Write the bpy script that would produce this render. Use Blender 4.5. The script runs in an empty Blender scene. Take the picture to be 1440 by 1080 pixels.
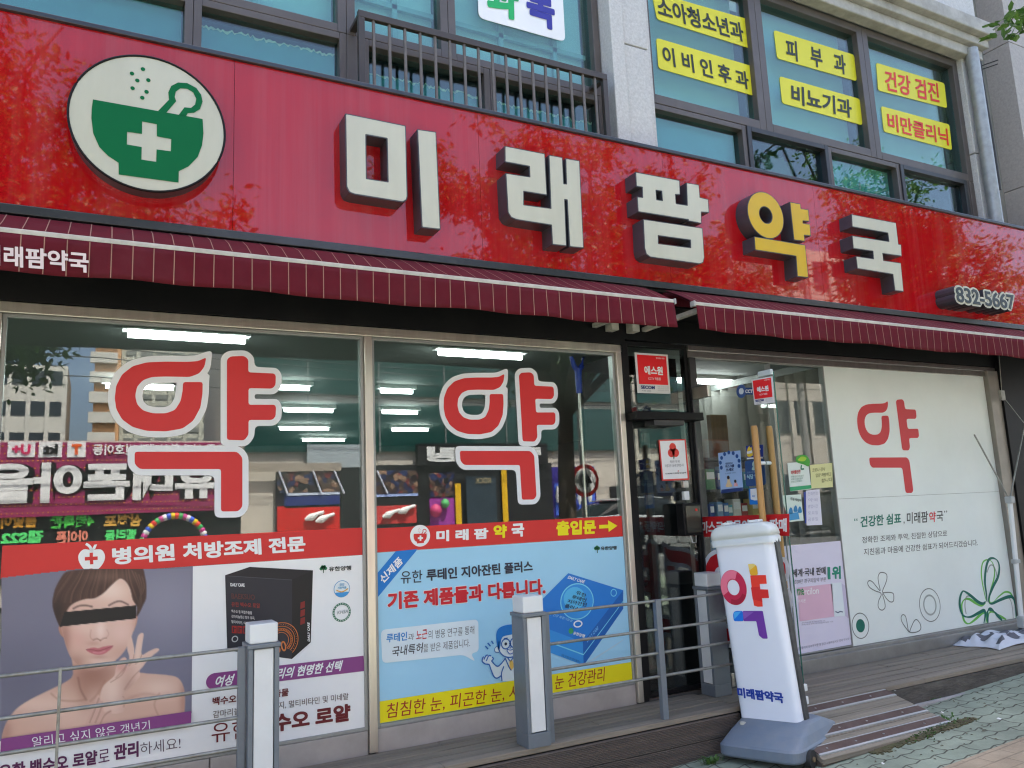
import bpy, math, random
import numpy as np
from mathutils import Vector, Matrix
R = math.radians
rnd = random.Random(7)
SC = bpy.context.scene
COL = SC.collection

# ------------------------------------------------------------------ camera, world, sun, exposure
CAMP = Vector((0.0, -4.4, 1.6)); FPX = 1109.757
YAW, PIT, ROL = R(28.01119524), R(9.11092878), R(-2.52568147)
_f = Vector((math.sin(YAW)*math.cos(PIT), math.cos(YAW)*math.cos(PIT), math.sin(PIT)))
_r = Vector((math.cos(YAW), -math.sin(YAW), 0)); _u = _r.cross(_f)
CR = math.cos(ROL)*_r + math.sin(ROL)*_u; CU = -math.sin(ROL)*_r + math.cos(ROL)*_u
cam = bpy.data.cameras.new("camera"); camo = bpy.data.objects.new("camera", cam); COL.objects.link(camo)
cam.sensor_fit = 'HORIZONTAL'; cam.sensor_width = 36.0; cam.lens = 36.0*FPX/1440; cam.clip_end = 2000; cam.clip_start = .05
mw = Matrix((CR, CU, -_f)).transposed().to_4x4(); mw.translation = CAMP; camo.matrix_world = mw
SC.camera = camo

W = bpy.data.worlds.new("World"); SC.world = W; W.use_nodes = True
SUN_EL, SUN_AZ = R(64), R(14)      # azimuth from +Y towards +X: the sun stands behind the pharmacy
nt = W.node_tree; sky = nt.nodes.new("ShaderNodeTexSky"); sky.sky_type = 'NISHITA'; sky.sun_disc = False
sky.sun_elevation = SUN_EL; sky.sun_rotation = SUN_AZ; sky.air_density = .75; sky.dust_density = 4.5; sky.ozone_density = .6
nt.nodes["Background"].inputs[1].default_value = 0.15
nt.links.new(sky.outputs[0], nt.nodes["Background"].inputs[0])
sl = bpy.data.lights.new("sun", 'SUN'); sl.energy = 5.0; sl.angle = R(.5); sl.color = (1, .95, .87)
so = bpy.data.objects.new("sun", sl); COL.objects.link(so)
sd = Vector((math.sin(SUN_AZ)*math.cos(SUN_EL), math.cos(SUN_AZ)*math.cos(SUN_EL), math.sin(SUN_EL)))
so.rotation_euler = sd.to_track_quat('Z', 'Y').to_euler()
SC.view_settings.view_transform = 'Standard'; SC.view_settings.look = 'None'
SC.view_settings.exposure = 2.32; SC.view_settings.gamma = 1
SC.render.engine = 'CYCLES'
cy = SC.cycles; cy.use_denoising = True; cy.filter_width = 1.2; cy.max_bounces = 10; cy.transparent_max_bounces = 24; cy.glossy_bounces = 6
cy.sample_clamp_indirect = 6; cy.caustics_reflective = False; cy.caustics_refractive = False

# ------------------------------------------------------------------ pixel -> ray (photo pixels 1440x1080), planes
def ray(px, py): return _f*FPX + CR*(px-720) - CU*(py-540)
class Pl:                      # a real plane: origin, horizontal axis u, vertical axis v, normal n (towards the street)
    def __init__(s, o, u=(1,0,0), v=(0,0,1)):
        s.o = Vector(o); s.u = Vector(u).normalized(); s.v = Vector(v).normalized(); s.n = s.u.cross(s.v)
    def p(s, px, py):
        d = ray(px, py); w = CAMP + d*((s.o-CAMP).dot(s.n)/d.dot(s.n)) - s.o
        return (w.dot(s.u), w.dot(s.v))
    def w(s, a, b, h=0.0): return s.o + s.u*a + s.v*b + s.n*h
def PY(y): return Pl((0, y, 0))
def at(px, py, y=0.0):
    d = ray(px, py); return CAMP + d*((y-CAMP.y)/d.y)
def atz(px, py, z):
    d = ray(px, py); return CAMP + d*((z-CAMP.z)/d.z)
def Z(s, ox, oy, pts): return [(ox+x/s, oy+y/s) for x, y in pts]

# ------------------------------------------------------------------ materials
MATS = {}
def lin(c): 
    c = c/255.0
    return c/12.92 if c <= .04045 else ((c+.055)/1.055)**2.4
def rgb(r, g, b, k=1.0): return (lin(r)*k, lin(g)*k, lin(b)*k, 1)
def mat(name, c, rough=.5, var=.12, scale=6.0, bump=0.0, metal=0.0, spec=.5, stretch=(1,1,1), dirt=None, dirt_amt=0.0, coat=0.0, bscale=None, ior=None):
    if name in MATS: return MATS[name]
    m = bpy.data.materials.new(name); m.use_nodes = True; n = m.node_tree.nodes; l = m.node_tree.links
    b = n["Principled BSDF"]; b.inputs["Roughness"].default_value = rough; b.inputs["Metallic"].default_value = metal
    b.inputs["Specular IOR Level"].default_value = spec; b.inputs["Coat Weight"].default_value = coat; b.inputs["Coat Roughness"].default_value = .05
    if ior: b.inputs["IOR"].default_value = ior
    tc = n.new("ShaderNodeTexCoord"); mp = n.new("ShaderNodeMapping"); mp.inputs["Scale"].default_value = stretch
    l.new(tc.outputs["Object"], mp.inputs[0])
    nz = n.new("ShaderNodeTexNoise"); nz.inputs["Scale"].default_value = scale; nz.inputs["Detail"].default_value = 6; nz.inputs["Roughness"].default_value = .6
    l.new(mp.outputs[0], nz.inputs[0])
    mr = n.new("ShaderNodeMapRange"); mr.inputs[1].default_value = .25; mr.inputs[2].default_value = .75
    mr.inputs[3].default_value = 1-var; mr.inputs[4].default_value = 1+var*.6
    l.new(nz.outputs[0], mr.inputs[0])
    mx = n.new("ShaderNodeMix"); mx.data_type = 'RGBA'; mx.blend_type = 'MULTIPLY'; mx.inputs[0].default_value = 1
    mx.inputs[6].default_value = c if len(c) == 4 else (*c, 1)
    l.new(mr.outputs[0], mx.inputs[7]); out = mx.outputs[2]
    if dirt:
        n2 = n.new("ShaderNodeTexNoise"); n2.inputs["Scale"].default_value = scale*.55; n2.inputs["Detail"].default_value = 8; n2.inputs["Roughness"].default_value = .7
        l.new(mp.outputs[0], n2.inputs[0])
        r2 = n.new("ShaderNodeMapRange"); r2.inputs[1].default_value = .45; r2.inputs[2].default_value = .75; r2.inputs[3].default_value = 0; r2.inputs[4].default_value = dirt_amt
        l.new(n2.outputs[0], r2.inputs[0])
        m2 = n.new("ShaderNodeMix"); m2.data_type = 'RGBA'; l.new(r2.outputs[0], m2.inputs[0]); l.new(out, m2.inputs[6]); m2.inputs[7].default_value = (*dirt[:3], 1); out = m2.outputs[2]
    l.new(out, b.inputs["Base Color"])
    if bump:
        n3 = n.new("ShaderNodeTexNoise"); n3.inputs["Scale"].default_value = bscale or scale*4; n3.inputs["Detail"].default_value = 5
        l.new(mp.outputs[0], n3.inputs[0])
        bp = n.new("ShaderNodeBump"); bp.inputs["Strength"].default_value = bump; bp.inputs["Distance"].default_value = .02
        l.new(n3.outputs[0], bp.inputs["Height"]); l.new(bp.outputs[0], b.inputs["Normal"])
    MATS[name] = m; return m
def ink(r, g, b, rough=.42):       # printed vinyl / paper of one colour
    return mat("ink_%d_%d_%d" % (r, g, b), tuple(min(v, .84) for v in rgb(r, g, b, 1.15)), rough, .05, 2.5, spec=.35)
def emit(name, c, s):
    if name in MATS: return MATS[name]
    m = bpy.data.materials.new(name); m.use_nodes = True; b = m.node_tree.nodes["Principled BSDF"]
    b.inputs["Base Color"].default_value = (.8,.8,.8,1); b.inputs["Emission Color"].default_value = (*c, 1); b.inputs["Emission Strength"].default_value = s
    MATS[name] = m; return m
def glass(name, tint=(1,1,1), f0=.045, rough=0.0):
    m = bpy.data.materials.new(name); m.use_nodes = True; n = m.node_tree.nodes; l = m.node_tree.links
    n.remove(n["Principled BSDF"]); out = n["Material Output"]
    g = n.new("ShaderNodeNewGeometry"); vm = n.new("ShaderNodeVectorMath"); vm.operation = 'DOT_PRODUCT'
    l.new(g.outputs["Incoming"], vm.inputs[0]); l.new(g.outputs["Normal"], vm.inputs[1])
    ab = n.new("ShaderNodeMath"); ab.operation = 'ABSOLUTE'; l.new(vm.outputs["Value"], ab.inputs[0])
    om = n.new("ShaderNodeMath"); om.operation = 'SUBTRACT'; om.inputs[0].default_value = 1; l.new(ab.outputs[0], om.inputs[1])
    pw = n.new("ShaderNodeMath"); pw.operation = 'POWER'; l.new(om.outputs[0], pw.inputs[0]); pw.inputs[1].default_value = 5
    ma = n.new("ShaderNodeMath"); ma.operation = 'MULTIPLY_ADD'; l.new(pw.outputs[0], ma.inputs[0]); ma.inputs[1].default_value = 1-f0; ma.inputs[2].default_value = f0
    t = n.new("ShaderNodeBsdfTransparent"); t.inputs[0].default_value = (*tint, 1)
    gl = n.new("ShaderNodeBsdfGlossy"); gl.inputs["Roughness"].default_value = rough
    mix = n.new("ShaderNodeMixShader"); l.new(ma.outputs[0], mix.inputs[0]); l.new(t.outputs[0], mix.inputs[1]); l.new(gl.outputs[0], mix.inputs[2])
    l.new(mix.outputs[0], out.inputs[0]); MATS[name] = m; return m

GLASS = glass("shop_glass", (.90,.95,.93), .085)
GLASS_DOOR = glass("door_glass", (.95,.985,.97), .05)
STEEL = mat("stainless_steel", (.60,.58,.54), .28, .1, 3, metal=1.0, stretch=(8,8,.6), dirt=(.35,.28,.22), dirt_amt=.25)
STEEL2 = mat("brushed_frame", (.66,.61,.53), .30, .12, 3, metal=.75, stretch=(8,8,.6), dirt=(.42,.34,.28), dirt_amt=.35)
GALV = mat("galvanised_rail", (.30,.31,.29), .45, .3, 20, metal=.6, dirt=(.16,.10,.06), dirt_amt=.5)
BLACK = mat("black_paint", (.006,.006,.007), .5, .3, 5, spec=.2, dirt=(.03,.027,.024), dirt_amt=.25)
DKFRAME = mat("dark_frame", (.03,.03,.033), .4, .2, 8)
BROWN = mat("bronze_aluminium", (.105,.088,.08), .45, .15, 6, metal=.2, dirt=(.2,.18,.16), dirt_amt=.2)
STONE = mat("granite_cladding", (.56,.55,.53), .75, .22, 60, bump=.12, dirt=(.32,.29,.24), dirt_amt=.25)
CONC = mat("concrete_wall", (.34,.32,.31), .85, .2, 5, bump=.15, bscale=40, dirt=(.22,.2,.17), dirt_amt=.4)
CREAM = mat("letter_acrylic", (.535,.525,.43), .3, .06, 3, dirt=(.42,.40,.30), dirt_amt=.28, stretch=(3,3,.7))
LETSIDE = mat("letter_return", (.05,.053,.066), .35, .3, 6)
YELLOW = mat("yellow_acrylic", (.60,.38,.006), .32, .08, 4, dirt=(.55,.38,.08), dirt_amt=.3)
GREEN = mat("emblem_green", (.002,.125,.042), .45, .08, 2, spec=.15)
WHITEP = mat("white_plastic", (.72,.74,.74), .35, .05, 5)
TAPEG = mat("blind_fabric", (.34,.335,.315), .85, .1, 12)

# ------------------------------------------------------------------ object helpers
def tag(o, label=None, cat=None, group=None, kind=None):
    for k, v in (('label', label), ('category', cat), ('group', group), ('kind', kind)):
        if v: o[k] = v
    return o
def thing(name, label, cat, loc=(0,0,0), group=None):
    o = bpy.data.objects.new(name, None); COL.objects.link(o); o.location = loc; o.empty_display_size = .1
    return tag(o, label, cat, group)
def wmat(o):
    if o is None: return Matrix.Identity(4)
    return wmat(o.parent) @ (o.matrix_parent_inverse if o.parent else Matrix.Identity(4)) @ o.matrix_basis
def link(name, me, parent=None):
    o = bpy.data.objects.new(name, me); COL.objects.link(o)
    if parent is not None:
        o.parent = parent; o.matrix_parent_inverse = wmat(parent).inverted()
    return o
class MB:
    def __init__(s): s.v = []; s.f = []; s.m = []; s.sm = []
    def add(s, vs, fs, m=0, smooth=False):
        k = len(s.v); s.v += [tuple(v) for v in vs]
        for f in fs: s.f.append(tuple(i+k for i in f)); s.m.append(m); s.sm.append(smooth)
    def box(s, x0, x1, y0, y1, z0, z1, m=0):
        s.add([(x0,y0,z0),(x1,y0,z0),(x1,y1,z0),(x0,y1,z0),(x0,y0,z1),(x1,y0,z1),(x1,y1,z1),(x0,y1,z1)],
              [(0,3,2,1),(4,5,6,7),(0,1,5,4),(1,2,6,5),(2,3,7,6),(3,0,4,7)], m); return s
    def hexa(s, a, b, m=0):   # a, b: two quads (bottom, top), same winding
        s.add(list(a)+list(b), [(0,3,2,1),(4,5,6,7),(0,1,5,4),(1,2,6,5),(2,3,7,6),(3,0,4,7)], m); return s
    def obox(s, c, ax, m=0):  # centre, three half-axis vectors
        c = Vector(c); x, y, z = [Vector(a) for a in ax]
        s.hexa([c-x-y-z, c+x-y-z, c+x+y-z, c-x+y-z], [c-x-y+z, c+x-y+z, c+x+y+z, c-x+y+z], m); return s
    def tube(s, pts, r, n=10, m=0, caps=True):
        pts = [Vector(p) for p in pts]; rr = r if isinstance(r, (list, tuple)) else [r]*len(pts); rings = []
        for i, p in enumerate(pts):
            d = (pts[min(i+1, len(pts)-1)]-pts[max(i-1, 0)]).normalized()
            a = Vector((0,0,1)) if abs(d.z) < .9 else Vector((1,0,0))
            e1 = d.cross(a).normalized(); e2 = d.cross(e1)
            rings.append([p+(e1*math.cos(2*math.pi*k/n)+e2*math.sin(2*math.pi*k/n))*rr[i] for k in range(n)])
        vs = [v for q in rings for v in q]; fs = []
        for i in range(len(pts)-1):
            for k in range(n): fs.append((i*n+k, i*n+(k+1)%n, (i+1)*n+(k+1)%n, (i+1)*n+k))
        s.add(vs, fs, m, True)
        if caps: s.add(rings[0], [tuple(range(n))[::-1]], m); s.add(rings[-1], [tuple(range(n))], m)
        return s
    def loft(s, rings, m=0, smooth=True, caps=True):
        n = len(rings[0]); vs = [v for q in rings for v in q]; fs = []
        for i in range(len(rings)-1):
            for k in range(n): fs.append((i*n+k, i*n+(k+1)%n, (i+1)*n+(k+1)%n, (i+1)*n+k))
        s.add(vs, fs, m, smooth)
        if caps: s.add(rings[0], [tuple(range(n))[::-1]], m); s.add(rings[-1], [tuple(range(n))], m)
        return s
    def build(s, name, mats, parent=None, bevel=0, fix=True):
        me = bpy.data.meshes.new(name); me.from_pydata(s.v, [], s.f); me.validate(clean_customdata=False)
        for m in (mats if isinstance(mats, (list, tuple)) else [mats]): me.materials.append(m)
        if len(me.polygons) == len(s.m):
            me.polygons.foreach_set("material_index", s.m); me.polygons.foreach_set("use_smooth", s.sm)
        me.update()
        o = link(name, me, parent)
        if bevel:
            b = o.modifiers.new("bevel", 'BEVEL'); b.width = bevel; b.segments = 2; b.limit_method = 'ANGLE'; b.angle_limit = R(40)
        return o

def catmull(pts, n=6, closed=True):
    out = []; N = len(pts); rng = range(N if closed else N-1)
    for i in rng:
        g = (lambda j: pts[j % N]) if closed else (lambda j: pts[min(max(j,0),N-1)])
        p0, p1, p2, p3 = g(i-1), g(i), g(i+1), g(i+2)
        for k in range(n):
            t = k/n; t2 = t*t; t3 = t2*t
            out.append(tuple(.5*(2*p1[q]+(p2[q]-p0[q])*t+(2*p0[q]-5*p1[q]+4*p2[q]-p3[q])*t2+(3*p1[q]-p0[q]-3*p2[q]+p3[q])*t3) for q in (0,1)))
    if not closed: out.append(pts[-1])
    return out
def rounded(pts, r, n=4):       # round the corners of a polygon (plane units)
    out = []; N = len(pts)
    for i in range(N):
        a, b, c = Vector(pts[i-1]), Vector(pts[i]), Vector(pts[(i+1)%N])
        d1 = (a-b); d2 = (c-b); rr = min(r, d1.length*.45, d2.length*.45)
        p, q = b+d1.normalized()*rr, b+d2.normalized()*rr
        for k in range(n+1):
            t = k/n; out.append(tuple((1-t)**2*p+2*t*(1-t)*b+t*t*q))
    return out
def outset(pts, d):
    N = len(pts); area = sum(pts[i][0]*pts[(i+1)%N][1]-pts[(i+1)%N][0]*pts[i][1] for i in range(N)); sg = 1 if area > 0 else -1
    out = []
    for i in range(N):
        a, b, c = Vector(pts[i-1]), Vector(pts[i]), Vector(pts[(i+1)%N])
        e1 = (b-a); e2 = (c-b)
        if e1.length < 1e-9 or e2.length < 1e-9: continue
        e1.normalize(); e2.normalize()
        n1 = Vector((e1.y, -e1.x))*sg; n2 = Vector((e2.y, -e2.x))*sg; m = n1+n2
        if m.length < .2: m = n1
        m.normalize(); k = 1/max(.6, m.dot(n1)); out.append(tuple(b+m*d*k))
    return out
def circ(a, b, r, n=40, rb=None): return [(a+r*math.cos(2*math.pi*k/n), b+(rb or r)*math.sin(2*math.pi*k/n)) for k in range(n)]
def curve_geo(splines, ext=0.0):       # filled 2-D outlines (holes allowed) -> verts, faces; z = 0..2*ext
    c = bpy.data.curves.new("tmp", 'CURVE'); c.dimensions = '2D'; c.fill_mode = 'BOTH'; c.extrude = ext
    for sp in splines:
        q = c.splines.new('POLY'); q.points.add(len(sp)-1); q.use_cyclic_u = True
        for i, p in enumerate(sp): q.points[i].co = (p[0], p[1], 0, 1)
    o = bpy.data.objects.new("tmp", c); me = o.to_mesh()
    vs = [tuple(v.co) for v in me.vertices]; fs = [tuple(p.vertices) for p in me.polygons]
    o.to_mesh_clear(); bpy.data.objects.remove(o); bpy.data.curves.remove(c); return vs, fs
TXT = {}
KEEP = bpy.data.curves.new('tmp', 'FONT'); KEEP.body = '가'
def text_geo(body, bold=0.0, shear=0.0, space=1.0, ext=0.0):
    k = (body, bold, shear, space, ext)
    if k in TXT: return TXT[k]
    c = bpy.data.curves.new("tmp", 'FONT'); c.body = body; c.offset = bold; c.shear = shear; c.space_character = space; c.extrude = ext; c.resolution_u = 4
    o = bpy.data.objects.new("tmp", c); me = o.to_mesh()
    vs = [tuple(v.co) for v in me.vertices]; fs = [tuple(p.vertices) for p in me.polygons]
    o.to_mesh_clear(); bpy.data.objects.remove(o); bpy.data.curves.remove(c); TXT[k] = (vs, fs); return vs, fs
def facing(pl, mb_v, f):      # wind a face so that it looks along pl.n
    a, b, c = [Vector(mb_v[i]) for i in f[:3]]
    return f if (b-a).cross(c-a).dot(pl.n) >= 0 else tuple(reversed(f))
LAY = .0011
class Flat:                   # collects flat printed shapes on a plane into ONE mesh part with several colours
    def __init__(s, pl): s.pl = pl; s.mb = MB(); s.mats = []
    def mi(s, m):
        if m not in s.mats: s.mats.append(m)
        return s.mats.index(m)
    def shape(s, splines, m, lay=1):
        vs, fs = curve_geo(splines); w = [s.pl.w(v[0], v[1], lay*LAY) for v in vs]
        s.mb.add(w, [facing(s.pl, w, f) for f in fs], s.mi(m)); return s
    def px(s, pts, m, lay=1, smooth=0, rnd_=0):
        q = [s.pl.p(*p) for p in pts]
        if smooth: q = catmull(q, smooth)
        if rnd_: q = rounded(q, rnd_)
        return s.shape([q], m, lay)
    def stroke(s, pts, w, m, lay=1, closed=False, n=6, taper=None, plane=False):
        q = [p if plane else s.pl.p(*p) for p in pts]; q = catmull(q, n, closed) if n else q; N = len(q); L = []; Rr = []
        for i in range(N):
            a = Vector(q[i-1] if (closed or i) else q[i]); b = Vector(q[(i+1)%N] if (closed or i < N-1) else q[i]); d = b-a
            if d.length < 1e-9: d = Vector((1,0))
            d.normalize(); k = w*.5*(taper(i/(N-1)) if taper else 1); nn = Vector((-d.y, d.x))*k
            L.append(Vector(q[i])+nn); Rr.append(Vector(q[i])-nn)
        vs = [s.pl.w(p.x, p.y, lay*LAY) for p in L+Rr]; fs = []
        for i in range(N if closed else N-1):
            j = (i+1)%N; fs.append(facing(s.pl, vs, (i, j, N+j, N+i)))
        s.mb.add(vs, fs, s.mi(m)); return s
    def circle(s, c, r, m, lay=1, inner=None, plane=False):
        a, b = c if plane else s.pl.p(*c); sp = [circ(a, b, r)]
        if inner: sp.append(circ(a, b, inner))
        return s.shape(sp, m, lay)
    def text(s, body, BL, BR, TL, m, lay=2, bold=0.0, shear=0.0, space=1.0, plane=False):
        d = max(0.0, bold-.016); vs, fs = text_geo(body, min(bold, .016), shear, space)
        x0 = min(v[0] for v in vs)-d; x1 = max(v[0] for v in vs)+d; y0 = min(v[1] for v in vs)-d; y1 = max(v[1] for v in vs)+d
        o, a, b = [Vector(q if plane else s.pl.p(*q)) for q in (BL, BR, TL)]; a -= o; b -= o
        sh = [(0, 0)] if d == 0 else [(d*math.cos(k*math.pi/4), d*math.sin(k*math.pi/4)) for k in range(8)]
        for i, (sx, sy) in enumerate(sh):
            w = []
            for v in vs:
                q = o+a*((v[0]+sx-x0)/(x1-x0))+b*((v[1]+sy-y0)/(y1-y0)); w.append(s.pl.w(q.x, q.y, lay*LAY+i*.00011))
            s.mb.add(w, [facing(s.pl, w, f) for f in fs], s.mi(m))
        return s
    def build(s, name, parent): return s.mb.build(name, s.mats, parent)
def sheet(name, pl, pts, m, parent=None, th=.001, base=0.0, r=0, plane=False):   # a thin sheet (paper, vinyl, board) with real thickness
    q = pts if plane else [pl.p(*p) for p in pts]
    if r: q = rounded(q, r)
    vs, fs = curve_geo([q], th/2); mb = MB(); mb.add([pl.w(v[0], v[1], base+v[2]-th/2) for v in vs], fs)
    return mb.build(name, m, parent)
def rectpx(pl, TL, BR):
    a, b = pl.p(*TL); c, d = pl.p(*BR); return [(a,b),(c,b),(c,d),(a,d)]
def solid(name, pl, splines, depth, mats, parent, bevel=0):    # extruded letter: face material 0, returns material 1
    vs, fs = curve_geo(splines, depth/2); mb = MB()
    w = [pl.w(v[0], v[1], v[2]-depth/2) for v in vs]
    for f in fs:
        front = all(vs[i][2] > depth*.25 for i in f); mb.add([w[i] for i in f], [tuple(range(len(f)))], 0 if front else 1)
    return mb.build(name, mats, parent)

# ------------------------------------------------------------------ ground
def gz(x, y): return .095 + .045*max(-6.0, min(6.5, x-3.2)) + .015*max(-.5, min(6, -.5-y))
def grid_sheet(name, xs, ys, zf, m, kind):
    mb = MB(); nx, ny = len(xs), len(ys)
    vs = [(x, y, zf(x, y)) for y in ys for x in xs]
    fs = [(j*nx+i, j*nx+i+1, (j+1)*nx+i+1, (j+1)*nx+i) for j in range(ny-1) for i in range(nx-1)]
    mb.add(vs, fs, 0, True); o = mb.build(name, m); o['kind'] = kind; return o
def paver_mat(name, c1, c2, mortar, bw, bh, wave, sc=1.0):
    m = bpy.data.materials.new(name); m.use_nodes = True; n = m.node_tree.nodes; l = m.node_tree.links; b = n["Principled BSDF"]
    g = n.new("ShaderNodeTexCoord"); sp = n.new("ShaderNodeSeparateXYZ"); l.new(g.outputs["Object"], sp.inputs[0])
    def sine(inp, f, amp):
        a = n.new("ShaderNodeMath"); a.operation = 'MULTIPLY'; a.inputs[1].default_value = f; l.new(inp, a.inputs[0])
        t = n.new("ShaderNodeMath"); t.operation = 'PINGPONG'; t.inputs[1].default_value = 1; l.new(a.outputs[0], t.inputs[0])
        k = n.new("ShaderNodeMath"); k.operation = 'MULTIPLY'; k.inputs[1].default_value = amp; l.new(t.outputs[0], k.inputs[0]); return k.outputs[0]
    ax = n.new("ShaderNodeMath"); ax.operation = 'ADD'; l.new(sp.outputs[0], ax.inputs[0]); l.new(sine(sp.outputs[1], 2/bh, wave), ax.inputs[1])
    ay = n.new("ShaderNodeMath"); ay.operation = 'ADD'; l.new(sp.outputs[1], ay.inputs[0]); l.new(sine(sp.outputs[0], 4/bw, wave), ay.inputs[1])
    cb = n.new("ShaderNodeCombineXYZ"); l.new(ax.outputs[0], cb.inputs[0]); l.new(ay.outputs[0], cb.inputs[1])
    br = n.new("ShaderNodeTexBrick"); l.new(cb.outputs[0], br.inputs[0]); br.inputs["Color1"].default_value = c1; br.inputs["Color2"].default_value = c2
    br.inputs["Mortar"].default_value = mortar; br.inputs["Scale"].default_value = 1; br.inputs["Brick Width"].default_value = bw; br.inputs["Row Height"].default_value = bh
    br.inputs["Mortar Size"].default_value = .0055; br.inputs["Mortar Smooth"].default_value = .3
    nz = n.new("ShaderNodeTexNoise"); nz.inputs["Scale"].default_value = 2.2; nz.inputs["Detail"].default_value = 9; nz.inputs["Roughness"].default_value = .7; l.new(g.outputs["Object"], nz.inputs[0])
    mr = n.new("ShaderNodeMapRange"); mr.inputs[1].default_value = .3; mr.inputs[2].default_value = .7; mr.inputs[3].default_value = .58; mr.inputs[4].default_value = 1.16; l.new(nz.outputs[0], mr.inputs[0])
    mx = n.new("ShaderNodeMix"); mx.data_type = 'RGBA'; mx.blend_type = 'MULTIPLY'; mx.inputs[0].default_value = 1; l.new(br.outputs[0], mx.inputs[6]); l.new(mr.outputs[0], mx.inputs[7])
    l.new(mx.outputs[2], b.inputs["Base Color"]); b.inputs["Roughness"].default_value = .85
    bp = n.new("ShaderNodeBump"); bp.inputs["Strength"].default_value = .6; bp.inputs["Distance"].default_value = .01; bp.invert = True
    n4 = n.new("ShaderNodeTexNoise"); n4.inputs["Scale"].default_value = 90; l.new(g.outputs["Object"], n4.inputs[0])
    ad = n.new("ShaderNodeMath"); ad.operation = 'MULTIPLY_ADD'; ad.inputs[1].default_value = .25; l.new(n4.outputs[0], ad.inputs[0]); l.new(br.outputs["Fac"], ad.inputs[2])
    l.new(ad.outputs[0], bp.inputs["Height"]); l.new(bp.outputs[0], b.inputs["Normal"]); MATS[name] = m; return m
PAVE = paver_mat("green_pavers", (.25,.295,.225,1), (.285,.325,.25,1), (.085,.085,.065,1), .24, .12, .017)
TAN = paver_mat("tan_pavers", (.36,.285,.20,1), (.39,.31,.217,1), (.30,.24,.17,1), .2, .1, 0.0)
ASPH = mat("asphalt", (.11,.108,.105), .9, .3, 30, bump=.2)
LINEW = mat("road_paint", (.7,.7,.68), .7, .25, 10)
xs = [-60,-20,-8,-3,-2,-1,0,1,2,3,4,5,6,7,8,9.7,12,20,40,80]
grid_sheet("sidewalk", xs, [-6.5,-5,-4,-3,-2,-1,-.5,0,3,12,30], gz, PAVE, 'structure')
grid_sheet("paving_strip", [x for x in xs if -20 <= x <= 40], [-2.35,-1.47], lambda x, y: gz(x, y)+.004, TAN, 'structure')
grid_sheet("road", xs, [-26,-17,-12,-6.7,-6.5], lambda x, y: gz(x, -6.5)-.14, ASPH, 'structure')
kb = MB()
for i in range(len(xs)-1):
    x0, x1 = xs[i], xs[i+1]
    kb.hexa([(x0,-6.66,gz(x0,-6.5)-.2),(x1,-6.66,gz(x1,-6.5)-.2),(x1,-6.5,gz(x1,-6.5)-.2),(x0,-6.5,gz(x0,-6.5)-.2)],
            [(x0,-6.66,gz(x0,-6.5)+.004),(x1,-6.66,gz(x1,-6.5)+.004),(x1,-6.5,gz(x1,-6.5)+.004),(x0,-6.5,gz(x0,-6.5)+.004)])
ko = kb.build("kerb", CONC); ko['kind'] = 'structure'
grid_sheet("far_sidewalk", xs, [-30,-17.2], lambda x, y: gz(x, -6.5)-.02, mat("far_paving", (.32,.29,.26), .85, .15, 6), 'structure')
ml = MB()
for i in range(-6, 14):
    x = i*4.0; ml.add([(x,-11.6,gz(x,-6.5)-.134),(x+2.2,-11.6,gz(x+2.2,-6.5)-.134),(x+2.2,-11.45,gz(x+2.2,-6.5)-.134),(x,-11.45,gz(x,-6.5)-.134)], [(0,1,2,3)])
o = ml.build("road_marking", LINEW); o['kind'] = 'structure'

# ------------------------------------------------------------------ pharmacy building
ZD = .34                                             # deck level
bld = thing("pharmacy_building", "two-storey corner pharmacy building with teal upstairs windows and granite cladding", "building", (3, 2, .3))
UY = .05                                             # front of the upstairs window frames
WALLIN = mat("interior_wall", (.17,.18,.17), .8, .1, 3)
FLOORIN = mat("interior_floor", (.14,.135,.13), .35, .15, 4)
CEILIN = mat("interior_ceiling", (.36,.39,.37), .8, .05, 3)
mb = MB()                                            # walls: side, rear, upper storeys (openings left free)
mb.box(-5.0, 3.24, .32, .5, 6.1, 9, 0).box(-5.0, 8.03, .02, .3, 6.15, 9, 0)
mb.box(-5.0, -4.8, .3, 9, .2, 9, 0).box(7.86, 8.03, .32, 9, .2, 6.15, 0).box(-4.8, 7.86, 8.8, 9, .2, 9, 0)
mb.box(-5, 8.03, .3, 9, 8.9, 9.05, 0)
mb.box(-4.8, 7.86, .13, .32, 2.96, 3.9, 0)
mb.build("wall", CONC, bld)
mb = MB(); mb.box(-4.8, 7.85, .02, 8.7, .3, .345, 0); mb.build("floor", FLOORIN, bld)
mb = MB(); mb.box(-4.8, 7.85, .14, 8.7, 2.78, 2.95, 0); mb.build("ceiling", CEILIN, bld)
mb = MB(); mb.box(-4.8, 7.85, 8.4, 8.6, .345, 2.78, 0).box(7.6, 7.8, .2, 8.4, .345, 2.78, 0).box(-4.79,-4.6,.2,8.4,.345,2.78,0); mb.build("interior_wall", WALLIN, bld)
mb = MB(); mb.box(-4.8, 7.85, .33, 6, 3.9, 4.0, 0).box(-4.8, 7.85, .5, 6, 6.05, 6.1, 0).box(-4.8, 7.85, 4, 4.1, 4.0, 6.05, 0)
mb.build("upper_room", mat("upper_room_paint", (.35,.40,.39), .8, .1, 3), bld)
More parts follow.
